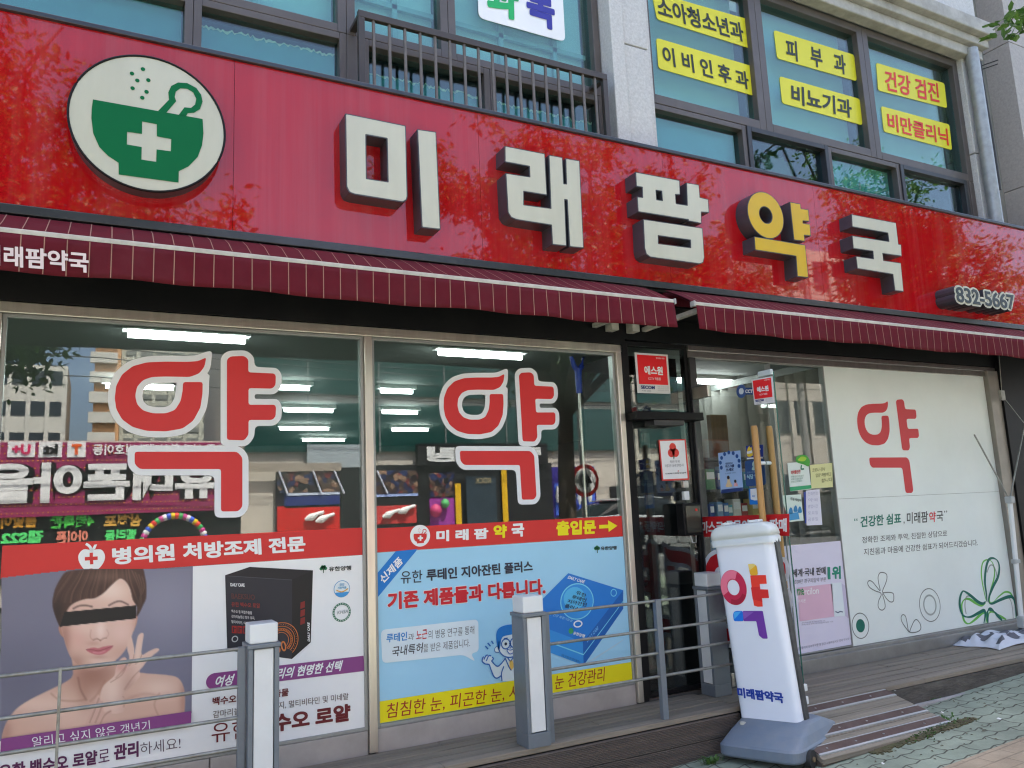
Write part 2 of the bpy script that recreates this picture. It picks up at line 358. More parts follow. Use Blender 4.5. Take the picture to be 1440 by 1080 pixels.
# granite pillars and bands
mb = MB()
for (a, b) in ((3.25, 3.655),):
    mb.box(a+.13, b-.05, -.06, .3, 3.5, 5.0, 0); mb.box(a+.13, b-.05, -.06, .3, 5.012, 6.4, 0); mb.box(a, a+.118, -.085, .3, 3.5, 6.4, 0); mb.box(b-.045, b, -.03, .3, 3.5, 6.4, 0)
mb.build("granite_pillar", STONE, bld, .006)
mb = MB()
mb.box(7.74, 8.02, -.0, .3, 3.3, 4.95, 0); mb.box(7.74, 8.02, -.0, .3, 4.962, 6.14, 0)
mb.build("corner_pillar", STONE, bld, .006)
mb = MB()
for x in (3.66, 5.1, 6.55):
    mb.box(x, min(x+1.44, 8.0), -.06, .02, 6.36, 7.6, 0)
mb.build("granite_band", STONE, bld, .005)
mb = MB()
mb.box(3.66, 8.06, -.20, .02, 6.19, 6.34, 0); mb.box(3.66, 8.03, -.13, .02, 6.10, 6.188, 0); mb.box(3.66, 8.0, -.07, .05, 5.99, 6.098, 0)
mb.build("cornice", mat("cornice_stone", (.45,.43,.39), .8, .25, 8, dirt=(.2,.18,.15), dirt_amt=.6), bld, .012)
mb = MB(); mb.tube([(7.80,-.075,3.5),(7.80,-.075,6.06)], .062, 18); mb.build("drainpipe", mat("zinc_pipe", (.36,.375,.38), .45, .25, 14, metal=.3, dirt=(.3,.28,.25), dirt_amt=.4), bld)
mb = MB()
for x, z in ((8.0,5.95),(7.98,5.9)): mb.tube([(x,-.02,z),(x+.10,-.16,z+.02)], .006, 6)
mb.tube([(7.97,-.05,6.15),(7.99,-.03,5.8),(8.03,-.02,5.2),(8.03,-.02,4.6)], .02, 8)
mb.build("cable", mat("cable_black", (.03,.03,.03), .6), bld)
mb = MB()
for z in (4.57, 4.98): mb.box(7.9, 8.0, -.03, -.001, z, z+.05, 0)
for x in (7.91, 7.985): mb.box(x, x+.012, -.035, -.004, 4.6, 5.0, 0)
mb.build("rusty_bracket", mat("rust", (.25,.10,.04), .9, .4, 20), bld)
# upstairs windows
TEAL = glass("teal_glass", (.68,.88,.86), .095)
FILM = mat("frosted_film", (.16,.38,.38), .25, .12, 3, spec=.6)
def window(x0, x1, z0, z1, fw=.05, pane=TEAL, y=UY, frame=BROWN, depth=.14):
    mb = MB(); mb.box(x0, x0+fw, y, y+depth, z0, z1).box(x1-fw, x1, y, y+depth, z0, z1).box(x0+fw, x1-fw, y, y+depth, z1-fw, z1).box(x0+fw, x1-fw, y, y+depth, z0, z0+fw)
    f = mb.build("window", frame, bld, .004)
    mb = MB(); mb.box(x0+fw+.001, x1-fw-.001, y+.055, y+.063, z0+fw+.001, z1-fw-.001); mb.build("pane", pane, f); return f
for a, b, z0, z1 in ((-4.5,-1.6,3.9,6.08),(-1.598,.405,3.9,4.60),(-1.598,.405,4.60,6.08),(.407,1.30,3.9,4.60),(.407,1.30,4.602,6.08),(1.302,2.0,4.602,6.08),(2.002,3.24,4.602,6.08),(1.40,2.3,3.9,4.60),(2.302,3.24,3.9,4.60)):
    window(a, b, z0, z1, .055 if z0 > 4.5 else .045)
mb = MB(); mb.box(1.301, 1.399, UY, UY+.12, 3.9, 4.6); mb.build("window_post", BROWN, bld, .004)
for a, b in ((3.66,4.90),(4.902,6.28),(6.282,7.73)): window(a, b, 4.66, 5.985, .075)
for a, b, dk in ((3.66,4.66,0),(4.662,5.62,1),(5.622,6.585,0),(6.587,7.6,1)): window(a, b, 3.9, 4.655, .045, TEAL, UY-.012*dk, DKFRAME if dk else BROWN)
mb = MB(); mb.box(7.6, 7.73, UY, UY+.12, 3.9, 4.655).box(7.64,7.66,UY-.01,UY,3.9,4.655); mb.build("window_post", BROWN, bld, .004)
# frosted film behind the lower panes, with a torn upper edge; pale blinds behind the upper ones
def torn(x0, x1, z0, z1, y):
    n = 60; top = [(x0+(x1-x0)*i/n, z1+rnd.uniform(-.012,.012)) for i in range(n+1)]
    sheet("frosted_film", PY(y), [(x0, z0), (x1, z0)]+top[::-1], FILM, bld, .002, plane=True)
    e = [(x, z-.001) for x, z in top]+[(x, z-rnd.uniform(.004,.022)) for x, z in top[::-1]]
    sheet("torn_edge", PY(y-.003), e, ink(225,215,185), bld, .0015, plane=True)
for x0, x1, zt in ((.46,1.25,4.50),(1.45,2.25,4.44),(2.35,3.19,4.43)): torn(x0, x1, 3.95, zt, UY+.1)
for x0, x1 in ((-1.55,.35),(3.71,4.61),(5.67,6.54)): sheet("frosted_film", PY(UY+.1), [(x0,3.95),(x1,3.95),(x1,4.6),(x0,4.6)], FILM, bld, .002, plane=True)
PALE = mat("pale_blind", (.72,.82,.80), .8, .1, 2)
for x0, x1, y in ((-1.5,.35,.22),(.45,1.25,.22),(1.36,1.95,.22),(2.06,3.18,.22),(3.74,4.82,.26),(4.98,6.2,.26),(6.36,7.65,.26)):
    mb = MB()
    mb.box(x0, x1, y, y+.01, 4.7, 5.98); mb.build("roller_blind", PALE, bld)
mb = MB()
for x in (.75, 1.65, 2.45, 2.9): mb.box(x, x+.035, .17, .2, 4.66, 6.0)
mb.box(.41, 3.2, .17, .199, 4.95, 4.985); mb.build("inner_sash", mat("inner_sash_paint", (.45,.56,.55), .6), bld)
mb = MB(); mb.box(5.1, 5.35, .3, .33, 4.02, 4.6).box(5.36, 5.5, .34, .36, 4.02, 4.6); mb.build("curtain", mat("curtain_cloth", (.25,.25,.23), .9), bld)
# safety rail in front of the middle upstairs window
zr = 4.62; rx0 = at(503,33,-.112).x; rx1 = at(853,122,-.112).x
RB = mat("rail_brown", (.06,.048,.042), .45, .2, 8, metal=.2)
mb = MB(); mb.box(rx0, rx1, -.13, -.095, zr, zr+.045).box(rx0, rx0+.04, -.13, -.095, 3.9, zr-.001).box(rx1-.04, rx1, -.13, -.095, 3.9, zr-.001)
mb.box(rx0, rx0+.04, -.0945, UY-.001, zr, zr+.03).box(rx1-.04, rx1, -.0945, UY-.001, zr, zr+.03)
mb.build("safety_rail", RB, bld, .003)
nbal = 17
for i in range(nbal):
    x = rx0+.10+i*(rx1-rx0-.2)/(nbal-1); mb = MB(); mb.tube([(x,-.112,3.9),(x,-.112,zr)], .011, 8); mb.build("baluster", mat("rail_tube", (.15,.125,.105), .4, .2, 20, metal=.3), bld)
# ground floor front: black fascia, soffit, stainless frame, plinth
mb = MB(); mb.box(-4.8, 3.2, -.04, .12, 2.702, 3.0).box(3.2, 8.0, -.035, .12, 2.74, 3.0).box(-4.8, 8.0, -.395, -.04, 2.985, 3.0)
mb.build("fascia", BLACK, bld)
mb = MB(); mb.box(-4.8, 3.2, -.03, .05, 2.645, 2.70); mb.build("head_frame", STEEL2, bld, .004)
mb = MB(); mb.box(3.79, 7.5, -.03, .05, 2.695, 2.735).box(3.79, 7.5, -.018, .05, 2.645, 2.693); mb.build("head_frame", STEEL, bld, .003)
PLINTH = mat("stone_plinth", (.40,.365,.345), .35, .2, 4, dirt=(.2,.18,.16), dirt_amt=.4)
mb = MB()
for x0, x1 in ((-4.8,-2.3),(-2.29,-.47),(-.418,.55),(.555,1.36),(1.41,2.28),(2.285,3.141)): mb.box(x0, x1, -.012, .12, .2, .458)
mb.build("plinth", PLINTH, bld, .004)
mb = MB(); mb.box(4.55, 7.5, -.03, .1, .2, .455); mb.box(4.55,7.5,-.06,-.03,.2,.43); mb.build("plinth", mat("metal_sill", (.30,.30,.29), .4, .2, 6, metal=.5, dirt=(.15,.14,.13), dirt_amt=.4), bld, .004)
mb = MB()
for x0, x1 in ((-.468,-.42),(1.362,1.408),(3.143,3.186)): mb = MB(); mb.box(x0, x1, -.035, .06, .345, 2.645); mb.build("mullion", STEEL2, bld, .004)
SASH = mat("grey_sash", (.32,.33,.32), .4, .12, 6, metal=.4)
def shopwin(x0, x1, z0, z1, g=GLASS, fr=SASH, fw=.022):
    mb = MB(); mb.box(x0, x0+fw, -.012, .04, z0, z1).box(x1-fw, x1, -.012, .04, z0, z1).box(x0+fw, x1-fw, -.012, .04, z1-fw, z1).box(x0+fw, x1-fw, -.012, .04, z0, z0+fw)
    f = mb.build("shop_window", fr, bld, .002); mb = MB(); mb.box(x0+fw, x1-fw, .0, .008, z0+fw, z1-fw); mb.build("pane", g, f)
shopwin(-4.7, -.469, .46, 2.644); shopwin(-.419, 1.361, .46, 2.644, fw=.018); shopwin(1.409, 3.142, .46, 2.644, fw=.018)
shopwin(3.23, 3.79, .36, 2.735, GLASS, BLACK, .03)                    # dark side light beside the door
mb = MB(); mb.box(3.187, 3.229, -.03, .06, .345, 2.74); mb.build("door_jamb", BLACK, bld)
mb = MB(); mb.box(3.79, 3.85, -.03, .05, .345, 2.644); mb.build("door_jamb", DKFRAME, bld, .003)
shopwin(4.6, 5.2, .46, 2.644, GLASS_DOOR, SASH, .008)                 # glass beside the white panel
mb = MB(); mb.box(7.34, 7.50, -.05, .05, .345, 2.70); mb.build("end_frame", mat("end_frame_metal", (.27,.25,.22), .45, .2, 5, metal=.4), bld, .004)
mb = MB(); mb.box(7.501, 8.0, -.07, .12, .2, 2.98); mb.build("black_pillar", BLACK, bld)
# interior fittings that belong to the building
TUBE = emit("tube_light", (.93,1,.98), 6.5)
cl = 0
for (a, b, c2, d2) in ((190,462,340,475),(625,490,728,498),(965,533,1018,533)):
    p = atz((a+c2)/2, (b+d2)/2, 2.75); 
    t = thing("ceiling_light", ["long fluorescent ceiling tube behind the left shop window above the large red sticker","fluorescent ceiling tube behind the middle shop window near its top","fluorescent ceiling tube seen through the open glass door"][cl], "light", (p.x, p.y, 2.75), "fluorescent tubes on the shop ceiling")
    mb = MB(); mb.box(p.x-.36, p.x+.36, p.y-.05, p.y+.05, 2.745, 2.78); mb.build("housing", WHITEP, t)
    mb = MB(); mb.tube([(p.x-.33,p.y,2.722),(p.x+.33,p.y,2.722)], .02, 10); mb.build("tube", TUBE, t); cl += 1
base = None
for i, (x, y, L) in enumerate(((1.47,2.4,.30),(2.42,2.4,.30),(1.95,3.8,.5),(2.95,3.8,.4),(2.3,5.5,.6),(2.9,6.9,.6),(3.7,5.5,.5),(.3,2.6,.5))):
    t = thing("ceiling_light", "short fluorescent ceiling tube deep inside the shop, seen as a thin bright bar", "light", (x, y, 2.75), "fluorescent tubes on the shop ceiling")
    mb = MB(); mb.box(x-L/2-.03, x+L/2+.03, y-.04, y+.04, 2.745, 2.78); mb.build("housing", WHITEP, t)
    mb = MB(); mb.tube([(x-L/2,y,2.722),(x+L/2,y,2.722)], .018, 8); mb.build("tube", TUBE, t)
# black box added to darken the side light, brown screen, shelves with packs, blinds
t = thing("dark_backing", "black box added behind the side glass of the doorway to keep it dark", "dark_backing", (3.5,.5,.345))
mb = MB(); mb.box(3.235, 3.788, .12, .55, .36, 2.66); mb.build("body", BLACK, t); mb = MB()
mb.box(3.42, 3.47, .085, .119, .5, 2.1); mb.build("handle", DKFRAME, t)  # vertical dark bar on the front of the added box
mb = MB(); xa, xb = at(1000,600,.9).x, at(1023,600,.9).x; mb.box(xa, xb, .9, .95, .345, 2.36); o = mb.build("wooden_screen", mat("brown_laminate", (.17,.115,.07), .5, .25, 3, stretch=(12,12,.5)))
tag(o, "tall brown wooden screen standing inside the doorway", "screen")
xs0, xs1 = at(986,650,.72).x, at(1066,650,.72).x
sh = thing("display_shelf", "dark display shelf full of boxed medicines inside the doorway", "shelf", ((xs0+xs1)/2, .85, .345))
mb = MB(); mb.box(xs0, xs1, .88, .899, .345, 1.98)
for z in (.5,.85,1.15,1.42,1.68,1.94): mb.box(xs0, xs1, .64, .879, z, z+.02)
mb.build("rack", mat("shelf_grey", (.10,.105,.105), .5), sh)
PK = [(70,110,160),(80,140,150),(205,205,198),(160,70,70),(190,170,110),(100,140,110),(60,80,130),(120,150,180)]
k = 0
for z in (.872,1.172,1.442,1.702):
    x = xs0+.02
    while x < xs1-.1:
        w = rnd.uniform(.05,.10); h = rnd.uniform(.10,.21); c = PK[k % len(PK)]; k += 1; yy = rnd.uniform(0,.05)
        mb = MB(); mb.box(x, x+w, .66+yy, .76+yy, z, z+h, 0).box(x+.006, x+w-.006, .657+yy, .6595+yy, z+h*.5, z+h*.85, 1)
        o = mb.build("medicine_box", [ink(*c), ink(235,235,230)], None, .002)
        tag(o, "small medicine box in a row on the shelf inside the doorway", "box", "medicine boxes on the shelf"); x += w+rnd.uniform(.004,.02)
bl = thing("vertical_blind", "grey vertical blind hanging inside the glass beside the white panel", "blind", (5.3, 1.2, 2.7))
mb = MB(); mb.box(5.28, 5.34, .14, 3.2, 2.66, 2.72); mb.build("head_rail", mat("blind_rail", (.3,.32,.31), .5), bl)
for i in range(26):
    y = .2+i*.115; w_ = rnd.uniform(.8,1.05); t_ = rnd.uniform(-.25,.25); dx, dy = -.040*w_-.03*t_, .048*w_-.02*t_
    mb = MB(); zb = .62; mb.obox((5.31, y, (2.66+zb)/2), ((dx, dy, 0), (-.0009, -.0007, 0), (0,0,(2.66-zb)/2))); mb.build("slat", TAPEG, bl)
# pole with a blue fork head inside the middle window
t = thing("hook_pole", "metal pole with blue forked head standing inside the middle shop window", "pole", (2.88,.12,.345))
p1 = at(814, 541, .12); p2 = p1.copy()
mb = MB(); mb.tube([(p1.x,.12,p1.z),(p2.x,.12,.36)], .011, 10); mb.build("shaft", STEEL, t)
mb = MB(); q = at(813, 522, .12); q.x = p1.x; BLUE = mat("blue_plastic", (.015,.06,.45), .35)
mb.tube([(q.x,.12,p1.z-.06),(q.x,.12,q.z+.02)], [.022,.026], 10)
for sx in (-1, 1): mb.tube([(q.x,.12,q.z),(q.x+sx*.03,.12,q.z+.035),(q.x+sx*.05,.12,q.z+.10)], [.02,.018,.012], 8)
mb.build("fork_head", BLUE, t)
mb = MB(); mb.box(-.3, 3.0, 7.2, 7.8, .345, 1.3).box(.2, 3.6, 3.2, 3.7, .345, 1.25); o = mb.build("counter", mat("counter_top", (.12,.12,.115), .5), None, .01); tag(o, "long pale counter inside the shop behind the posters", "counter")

# ------------------------------------------------------------------ main signboard
def red_panel_mat():
    m = mat("red_acrylic", (.40,.005,.009), .025, .08, 1.2, spec=.62, dirt=(.42,.10,.10), dirt_amt=.34, stretch=(12,12,.28))
    n = m.node_tree.nodes; l = m.node_tree.links; b = n["Principled BSDF"]
    tc = n.new("ShaderNodeTexCoord"); nz = n.new("ShaderNodeTexNoise"); nz.inputs["Scale"].default_value = 1.1; nz.inputs["Detail"].default_value = 1; l.new(tc.outputs["Object"], nz.inputs[0])
    bp = n.new("ShaderNodeBump"); bp.inputs["Strength"].default_value = .35; bp.inputs["Distance"].default_value = .01; l.new(nz.outputs[0], bp.inputs["Height"]); l.new(bp.outputs[0], b.inputs["Normal"])
    return m
REDP = red_panel_mat()
SY = -.40
sg = thing("shop_signboard", "long glossy red signboard with raised cream and yellow letters above the shop awnings", "sign", (3.4, SY, 3.04))
mb = MB(); seams = [-5,-2.0,.571,1.973,3.371,4.834,6.244,7.72,10.5]
for a, b in zip(seams[:-1], seams[1:]): mb.box(a+.001, b-.001, SY, SY+.03, 3.05, 3.985)
mb.build("panel", REDP, sg)
mb = MB(); mb.box(-5, 10.5, SY+.031, -.03, 3.06, 3.96); mb.build("case", BLACK, sg)
TRIM = mat("sign_trim", (.06,.062,.07), .3, .2, 5, metal=.5)
mb = MB(); mb.box(-5, 10.5, SY-.02, SY+.06, 3.986, 4.012).box(-5, 10.5, SY-.025, SY+.06, 3.005, 3.049); mb.build("trim", TRIM, sg, .004)
LD = .115; PLt = PY(SY-LD)                     # letter faces stand 115 mm off the panel
def lipped(raw, mats, rad=0):          # channel letter: dark return with a thin lip round a slightly recessed coloured face
    rd = lambda q: rounded(q, rad, 3) if rad else q
    rim = [rd(outset(q, .006 if i == 0 else -.006)) for i, q in enumerate(raw)]
    o = solid("letter", PLt, rim, LD, [mats[1], mats[1]], sg); F = Flat(PLt); F.shape([rd(q) for q in raw], mats[0], 1.2); F.build("letter_face", o); return o
def letter(groups, sc, ox, oy, mats=None, rad=.012):
    return lipped([[PLt.p(*p) for p in Z(sc, ox, oy, g)] for g in groups], mats or [CREAM, LETSIDE], rad)
S1, S2, S3, S4, S5 = 5.683, 6.355, 6.747, 7.714, 8.308
letter([[(95,62),(565,158),(578,715),(572,742),(545,756),(165,695),(125,680),(104,640)], [(247,218),(427,250),(435,608),(252,580)]], S1, 470, 150, rad=.006)
letter([[(670,188),(808,208),(842,975),(706,960)]], S1, 470, 150, rad=.004)
letter([[(132,105),(478,172),(497,530),(290,497),(290,628),(543,662),(525,185),(635,205),(648,440),(682,443),(675,215),(788,235),(825,1003),(710,992),(688,575),(655,570),(672,985),(556,972),(548,800),(230,750),(185,730),(160,690),(140,348),(355,380),(350,275),(133,235)]], S2, 690, 190, rad=.004)
letter([[(165,88),(572,165),(577,290),(532,288),(540,385),(655,403),(648,188),(757,208),(765,325),(845,345),(852,460),(778,455),(780,562),(665,540),(665,528),(188,452),(180,322),(232,328),(228,220),(172,212)],[(348,248),(412,258),(420,358),(355,348)]], S3, 870, 230, rad=.004)
letter([[(238,535),(790,618),(807,890),(797,935),(765,946),(300,882),(265,855),(250,800)],[(370,678),(685,722),(688,805),(372,765)]], S3, 870, 230, rad=.004)
YM = [YELLOW, LETSIDE]
c0 = PLt.p(1020+438/S4, 260+328/S4); r0 = (PLt.p(1020+630/S4, 260+370/S4)[0]-PLt.p(1020+247/S4, 260+270/S4)[0])/2
lipped([circ(c0[0], c0[1], r0, 56), circ(c0[0], c0[1], r0*.39, 36)], YM)
letter([[(705,192),(810,212),(815,262),(897,275),(905,390),(835,385),(838,420),(912,432),(922,548),(850,540),(857,607),(748,592)]], S4, 1020, 260, YM, .003)
letter([[(318,568),(862,658),(895,1000),(785,988),(770,768),(327,700)]], S4, 1020, 260, YM, .003)
letter([[(232,102),(742,200),(772,450),(802,455),(808,577),(585,545),(597,640),(800,670),(830,990),(738,980),(715,790),(300,722),(285,592),(490,622),(482,520),(252,487),(240,352),(670,420),(655,308),(240,235)]], S5, 1170, 290, rad=.003)
# phone number: grey figures on an outlined cream block
PLn = PY(SY-.17); S6 = 11.08
vs, fs = text_geo("832-5667", .0, 0, .98)
x0 = min(v[0] for v in vs); x1 = max(v[0] for v in vs); y0 = min(v[1] for v in vs); y1 = max(v[1] for v in vs)
o_, a_, b_ = [Vector(PLn.p(*p)) for p in Z(S6, 1310, 380, [(402,488),(1300,605),(385,262)])]
o2, z1_ = Vector((o_.x, PLn.p(*Z(S6,1310,380,[(402,488)])[0])[1])), 0
def numgeo(bold, h0, h1, name, m):
    d = max(0, bold-.02); vs, fs = text_geo("832-5667", min(bold, .02), 0, .98, (h1-h0)/2); mb = MB()
    for i in range(12 if d else 1):
        sx, sy = (d*math.cos(i*math.pi/6), d*math.sin(i*math.pi/6)) if d else (0, 0)
        w = [PLn.w(o_.x+(a_.x-o_.x)*(v[0]+sx-x0)/(x1-x0), o_.y+(b_.y-o_.y)*(v[1]+sy-y0)/(y1-y0), v[2]+(h0+h1)/2-i*.0003) for v in vs]
        for f in fs:
            front = all(vs[k][2] > (h1-h0)*.25 for k in f); mb.add([w[k] for k in f], [tuple(range(len(f)))], 0 if front else 1)
    return mb.build(name, m, sg)
numgeo(.115, -.17, 0, "number_block", [CREAM, LETSIDE]); numgeo(.02, .0, .003, "number", [ink(50,58,62), ink(50,58,62)])
# round emblem
PLe = PY(SY-.10); E0 = 4.696
ez = lambda pts: Z(E0, 80, 60, pts)
eL = PLe.p(96,162)[0]; eR = PLe.p(315.3,189)[0]; eT = PLe.p(184,76.6)[1]; eB = PLe.p(229,269.8)[1]
ec = ((eL+eR)/2, (eT+eB)/2); er = ((eR-eL)+(eT-eB))/4
em = solid("emblem", PLe, [circ(ec[0], ec[1], er, 80)], .10, [CREAM, LETSIDE], sg)
mb = MB(); ring = [PLe.w(*p, .0) for p in circ(ec[0], ec[1], er+.004, 80)]
mb.tube(ring+[ring[0]], .006, 6); mb.build("rim", BLACK, em)
def emblem_art(F, tr, g, w, lay=1):
    bowl = [(238,376),(962,505),(968,600),(958,680),(930,755),(870,818),(805,850),(803,925),(408,872),(408,795),(340,750),(280,690),(240,600),(228,500),(230,440)]
    cross = [(563,522),(660,540),(660,620),(755,638),(752,718),(658,706),(656,788),(558,773),(560,690),(462,673),(464,590),(562,604)]
    pestle = [(668,452),(740,378),(735,330),(755,287),(800,264),(860,268),(920,300),(952,345),(962,390),(945,440),(905,464),(864,467),(852,488),(803,480),(842,428),(885,432),(912,410),(920,372),(900,330),(860,306),(815,303),(785,325),(778,360),(788,388),(722,464)]
    F.shape([tr(bowl), tr(cross)], g, lay); F.shape([tr(pestle)], g, lay)
    for d in ((568,176),(496,205),(531,251),(604,249),(500,302),(592,326),(564,365)):
        a, b = tr([d])[0]; r = abs(tr([(d[0]+15, d[1])])[0][0]-a); F.shape([circ(a, b, r, 18)], g, lay)
F = Flat(PLe); emblem_art(F, lambda pts: [PLe.p(*p) for p in ez(pts)], GREEN, None, 2); F.build("mortar_mark", em)
# a few staples and screws on the panel are left to its dirt; small utility lamps are not on the sign

# ------------------------------------------------------------------ awnings
AWC = mat("awning_cloth", (.108,.010,.018), .8, .14, 9, bump=.05, spec=.12, dirt=(.10,.03,.035), dirt_amt=.3)
STRIPE = mat("awning_stripe", (.31,.16,.115), .8, .1, 9)
BARW = mat("awning_bar", (.52,.49,.43), .5, .25, 14, dirt=(.2,.17,.14), dirt_amt=.5)
def awning(x0, x1, label, name_text):
    t = thing("awning", label, "awning", ((x0+x1)/2, -.45, 2.97))
    mb = MB(); yb, zb = -.45, 2.985; yf, zf = -.715, 2.825; n = int((x1-x0)/.04)
    top = []; 
    for i in range(n+1):
        x = x0+(x1-x0)*i/n; sag = .010*math.sin(x*2.1)+.006*math.sin(x*7.3)+.003*math.sin(x*19)
        top += [(x, yb, zb), (x, (yb+yf)/2, (zb+zf)/2+.012+sag), (x, yf, zf+.012)]
    fs = []
    for i in range(n):
        for j in (0, 1): a = i*3+j; fs.append((a, a+3, a+4, a+1))
    mb.add(top, fs, 0, True); mb.add([(v[0], v[1]+.004, v[2]-.012) for v in top], fs, 0, True)
    k = 0; x = x0+.05; st = MB()
    mb.build("canopy", AWC, t)
    v = MB(); rows = 6; vs = []
    m = int((x1-x0)/.025)
    for i in range(m+1):
        x = x0+(x1-x0)*i/m
        endf = max(0, 1-min(x-x0, x1-x)/.25)
        for j in range(rows+1):
            s = j/rows; wv = .010*math.sin(x*9+math.sin(x*3)*2)*s+.02*endf*s
            vs.append((x, -.738-wv*.8, 2.808-.158*s+(.004*math.sin(x*4.3)+.0025*math.sin(x*11.7+1))*s))
    fs = [(i*(rows+1)+j, i*(rows+1)+j+1, (i+1)*(rows+1)+j+1, (i+1)*(rows+1)+j) for i in range(m) for j in range(rows)]
    v.add(vs, fs, 0, True); vo = v.build("valance", AWC, t)
    so2 = vo.modifiers.new("thick", 'SOLIDIFY'); so2.thickness = .003; so2.offset = 1
    st = MB(); x = x0+.06
    while x < x1-.02:                           # woven cream stripes down the canopy and the valance
        pts = []
        for j in range(rows+1):
            s = j/rows; wv = .010*math.sin(x*9+math.sin(x*3)*2)*s+.02*max(0,1-min(x-x0,x1-x)/.25)*s
            pts.append((x, -.7425-wv*.8, 2.806-.155*s+(.004*math.sin(x*4.3)+.0025*math.sin(x*11.7+1))*s))
        w = .0021
        st.add([(p[0]-w, p[1], p[2]) for p in pts]+[(p[0]+w, p[1], p[2]) for p in pts], [(j, rows+1+j, rows+2+j, j+1) for j in range(rows)])
        sag = .010*math.sin(x*2.1)+.006*math.sin(x*7.3)+.003*math.sin(x*19)
        q = [(x, yb, zb+.002), (x, (yb+yf)/2-.002, (zb+zf)/2+.0145+sag), (x, yf-.002, zf+.0145)]
        st.add([(p[0]-w, p[1], p[2]) for p in q]+[(p[0]+w, p[1], p[2]) for p in q], [(0,3,4,1),(1,4,5,2)])
        x += .083
    st.build("stripe_pattern", STRIPE, t)
    mb = MB(); mb.box(x0-.005, x1+.005, -.74, -.705, 2.806, 2.832); mb.build("front_bar", BARW, t, .006)
    for xe in (x0, x1):
        mb = MB(); mb.box(xe-.018 if xe == x0 else xe+.004, xe-.004 if xe == x0 else xe+.018, -.745, -.70, 2.80, 2.838); mb.build("end_cap", mat("cap_grey", (.35,.34,.32), .4), t, .006)
    mb = MB(); mb.tube([(x0+.03,-.40,2.94),(x1-.03,-.40,2.94)], .04, 14); mb.build("roller", AWC, t)
    for xa in (x0+.12, x1-.12):
        mb = MB(); mb.box(xa-.02, xa+.02, -.70, -.045, 2.80, 2.83); mb.build("arm", BARW, t, .004)
    mb = MB(); xe = x1 if name_text else x0; mb.box(xe-.03, xe+.03, -.12, -.041, 2.78, 2.88); mb.tube([(xe,-.1,2.83),(xe,-.1,2.80)], .018, 10); mb.build("bracket", BARW, t, .004)
    if name_text:
        F = Flat(PY(-.752)); F.text("미래팜약국", (-26,372), (125,384), (-26,342), ink(205,190,190), 1, .03); F.build("lettering", t)
    return t
awning(-3.6, 3.09, "left wine-red striped awning with white lettering on its valance over the two shop windows", True)
awning(3.265, 9.6, "right wine-red striped awning over the doorway and the white panel", False)
# cassette under the sign
mb = MB(); mb.box(-4.8, 9.6, -.36, -.045, 2.90, 2.984); mb.build("awning_box", BLACK, bld)

# ------------------------------------------------------------------ window signs upstairs
YS = ink(206,198,44,.4)
def vinyl(name, label, corners, text, BLR, color, bold=.028, group="yellow clinic signs in the upstairs window", space=1.0, m=YS, y=UY+.0505, cat="sign", r=.03):
    pl = PY(y); o = sheet(name, pl, corners, m, None, .004, r=r); tag(o, label, cat, group)
    F = Flat(pl); F.text(text, *BLR, color, 3, bold, 0, space); F.build("lettering", o); return o
K, RR = ink(38,44,32), ink(205,40,30)
vinyl("window_sign", "upper left yellow window sign with six black characters, cut by the picture's top", [(916,-12),(1051.7,27),(1055,68),(924,27)], "소아청소년과", ((926,23),(1047,60),(922,-6)), K)
vinyl("window_sign", "lower left yellow window sign with five spaced black characters beside the granite pillar", [(922.7,53),(1058,93),(1062,135),(926,96)], "이 비 인 후 과", ((933,90),(1054,127),(930,63)), K)
vinyl("window_sign", "upper middle yellow window sign with three widely spaced black characters", [(1088,42),(1201,77),(1205,114),(1093,82)], "피   부   과", ((1106,83),(1190,106),(1104,54)), K)
vinyl("window_sign", "lower middle yellow window sign with four black characters", [(1096,107),(1209,139),(1213,176),(1100,145)], "비뇨기과", ((1113,145),(1198,167),(1112,118)), K)
vinyl("window_sign", "upper right yellow window sign with red characters", [(1232,88),(1328,117),(1332,152),(1235,127)], "건강 검진", ((1245,127),(1321,145),(1243,98)), RR, .02)
vinyl("window_sign", "lower right yellow window sign with red characters", [(1239,149),(1335,175),(1339,211),(1243,185)], "비만클리닉", ((1249,183),(1334,205),(1247,158)), RR, .02)
pl = PY(UY+.0505); o = sheet("window_sign", pl, [(671,-60),(790,-30),(795,59),(673,25)], ink(232,236,244), None, .004, r=.05)
tag(o, "white window sign with one green and one blue character, cut by the picture's top", "sign")
F = Flat(pl); F.text("과", (685,22), (730,30), (684,-38), ink(30,160,90), 3, .045); F.text("목", (741,33), (781,44), (739,-22), ink(50,50,140), 3, .045); F.build("lettering", o)

# ------------------------------------------------------------------ stickers on the shop windows
PG = PY(-.0005); WH, RED, REDD = ink(214,216,226), ink(208,48,44), ink(196,44,42)
z4 = lambda pts: Z(3, 0, 360, pts)
YK_O = [(870,428),(862,468),(840,496),(800,511),(700,509),(640,511),(603,524),(578,552),(570,590),(578,626),(603,652),(645,664),(700,664),(738,650),(762,612),(770,570),(772,532),(855,532),(854,580),(845,640),(815,695),(770,728),(700,740),(620,738),(560,722),(515,690),(490,645),(484,600),(490,548),(515,500),(560,465),(620,449),(700,446),(790,447),(835,444)]
YK_YA = [(957,437),(972,424),(1030,422),(1047,436),(1047,491),(1156,496),(1163,506),(1162,545),(1148,560),(1048,558),(1048,628),(1158,628),(1164,638),(1162,678),(1148,692),(1048,692),(1048,755),(1030,778),(957,776)]
YK_G = [(568,826),(1000,826),(1022,850),(1022,1058),(1005,1077),(932,1078),(932,899),(590,899),(568,878)]
BASEYK = [[PG.p(*p) for p in z4(s)] for s in (YK_O, YK_YA, YK_G)]
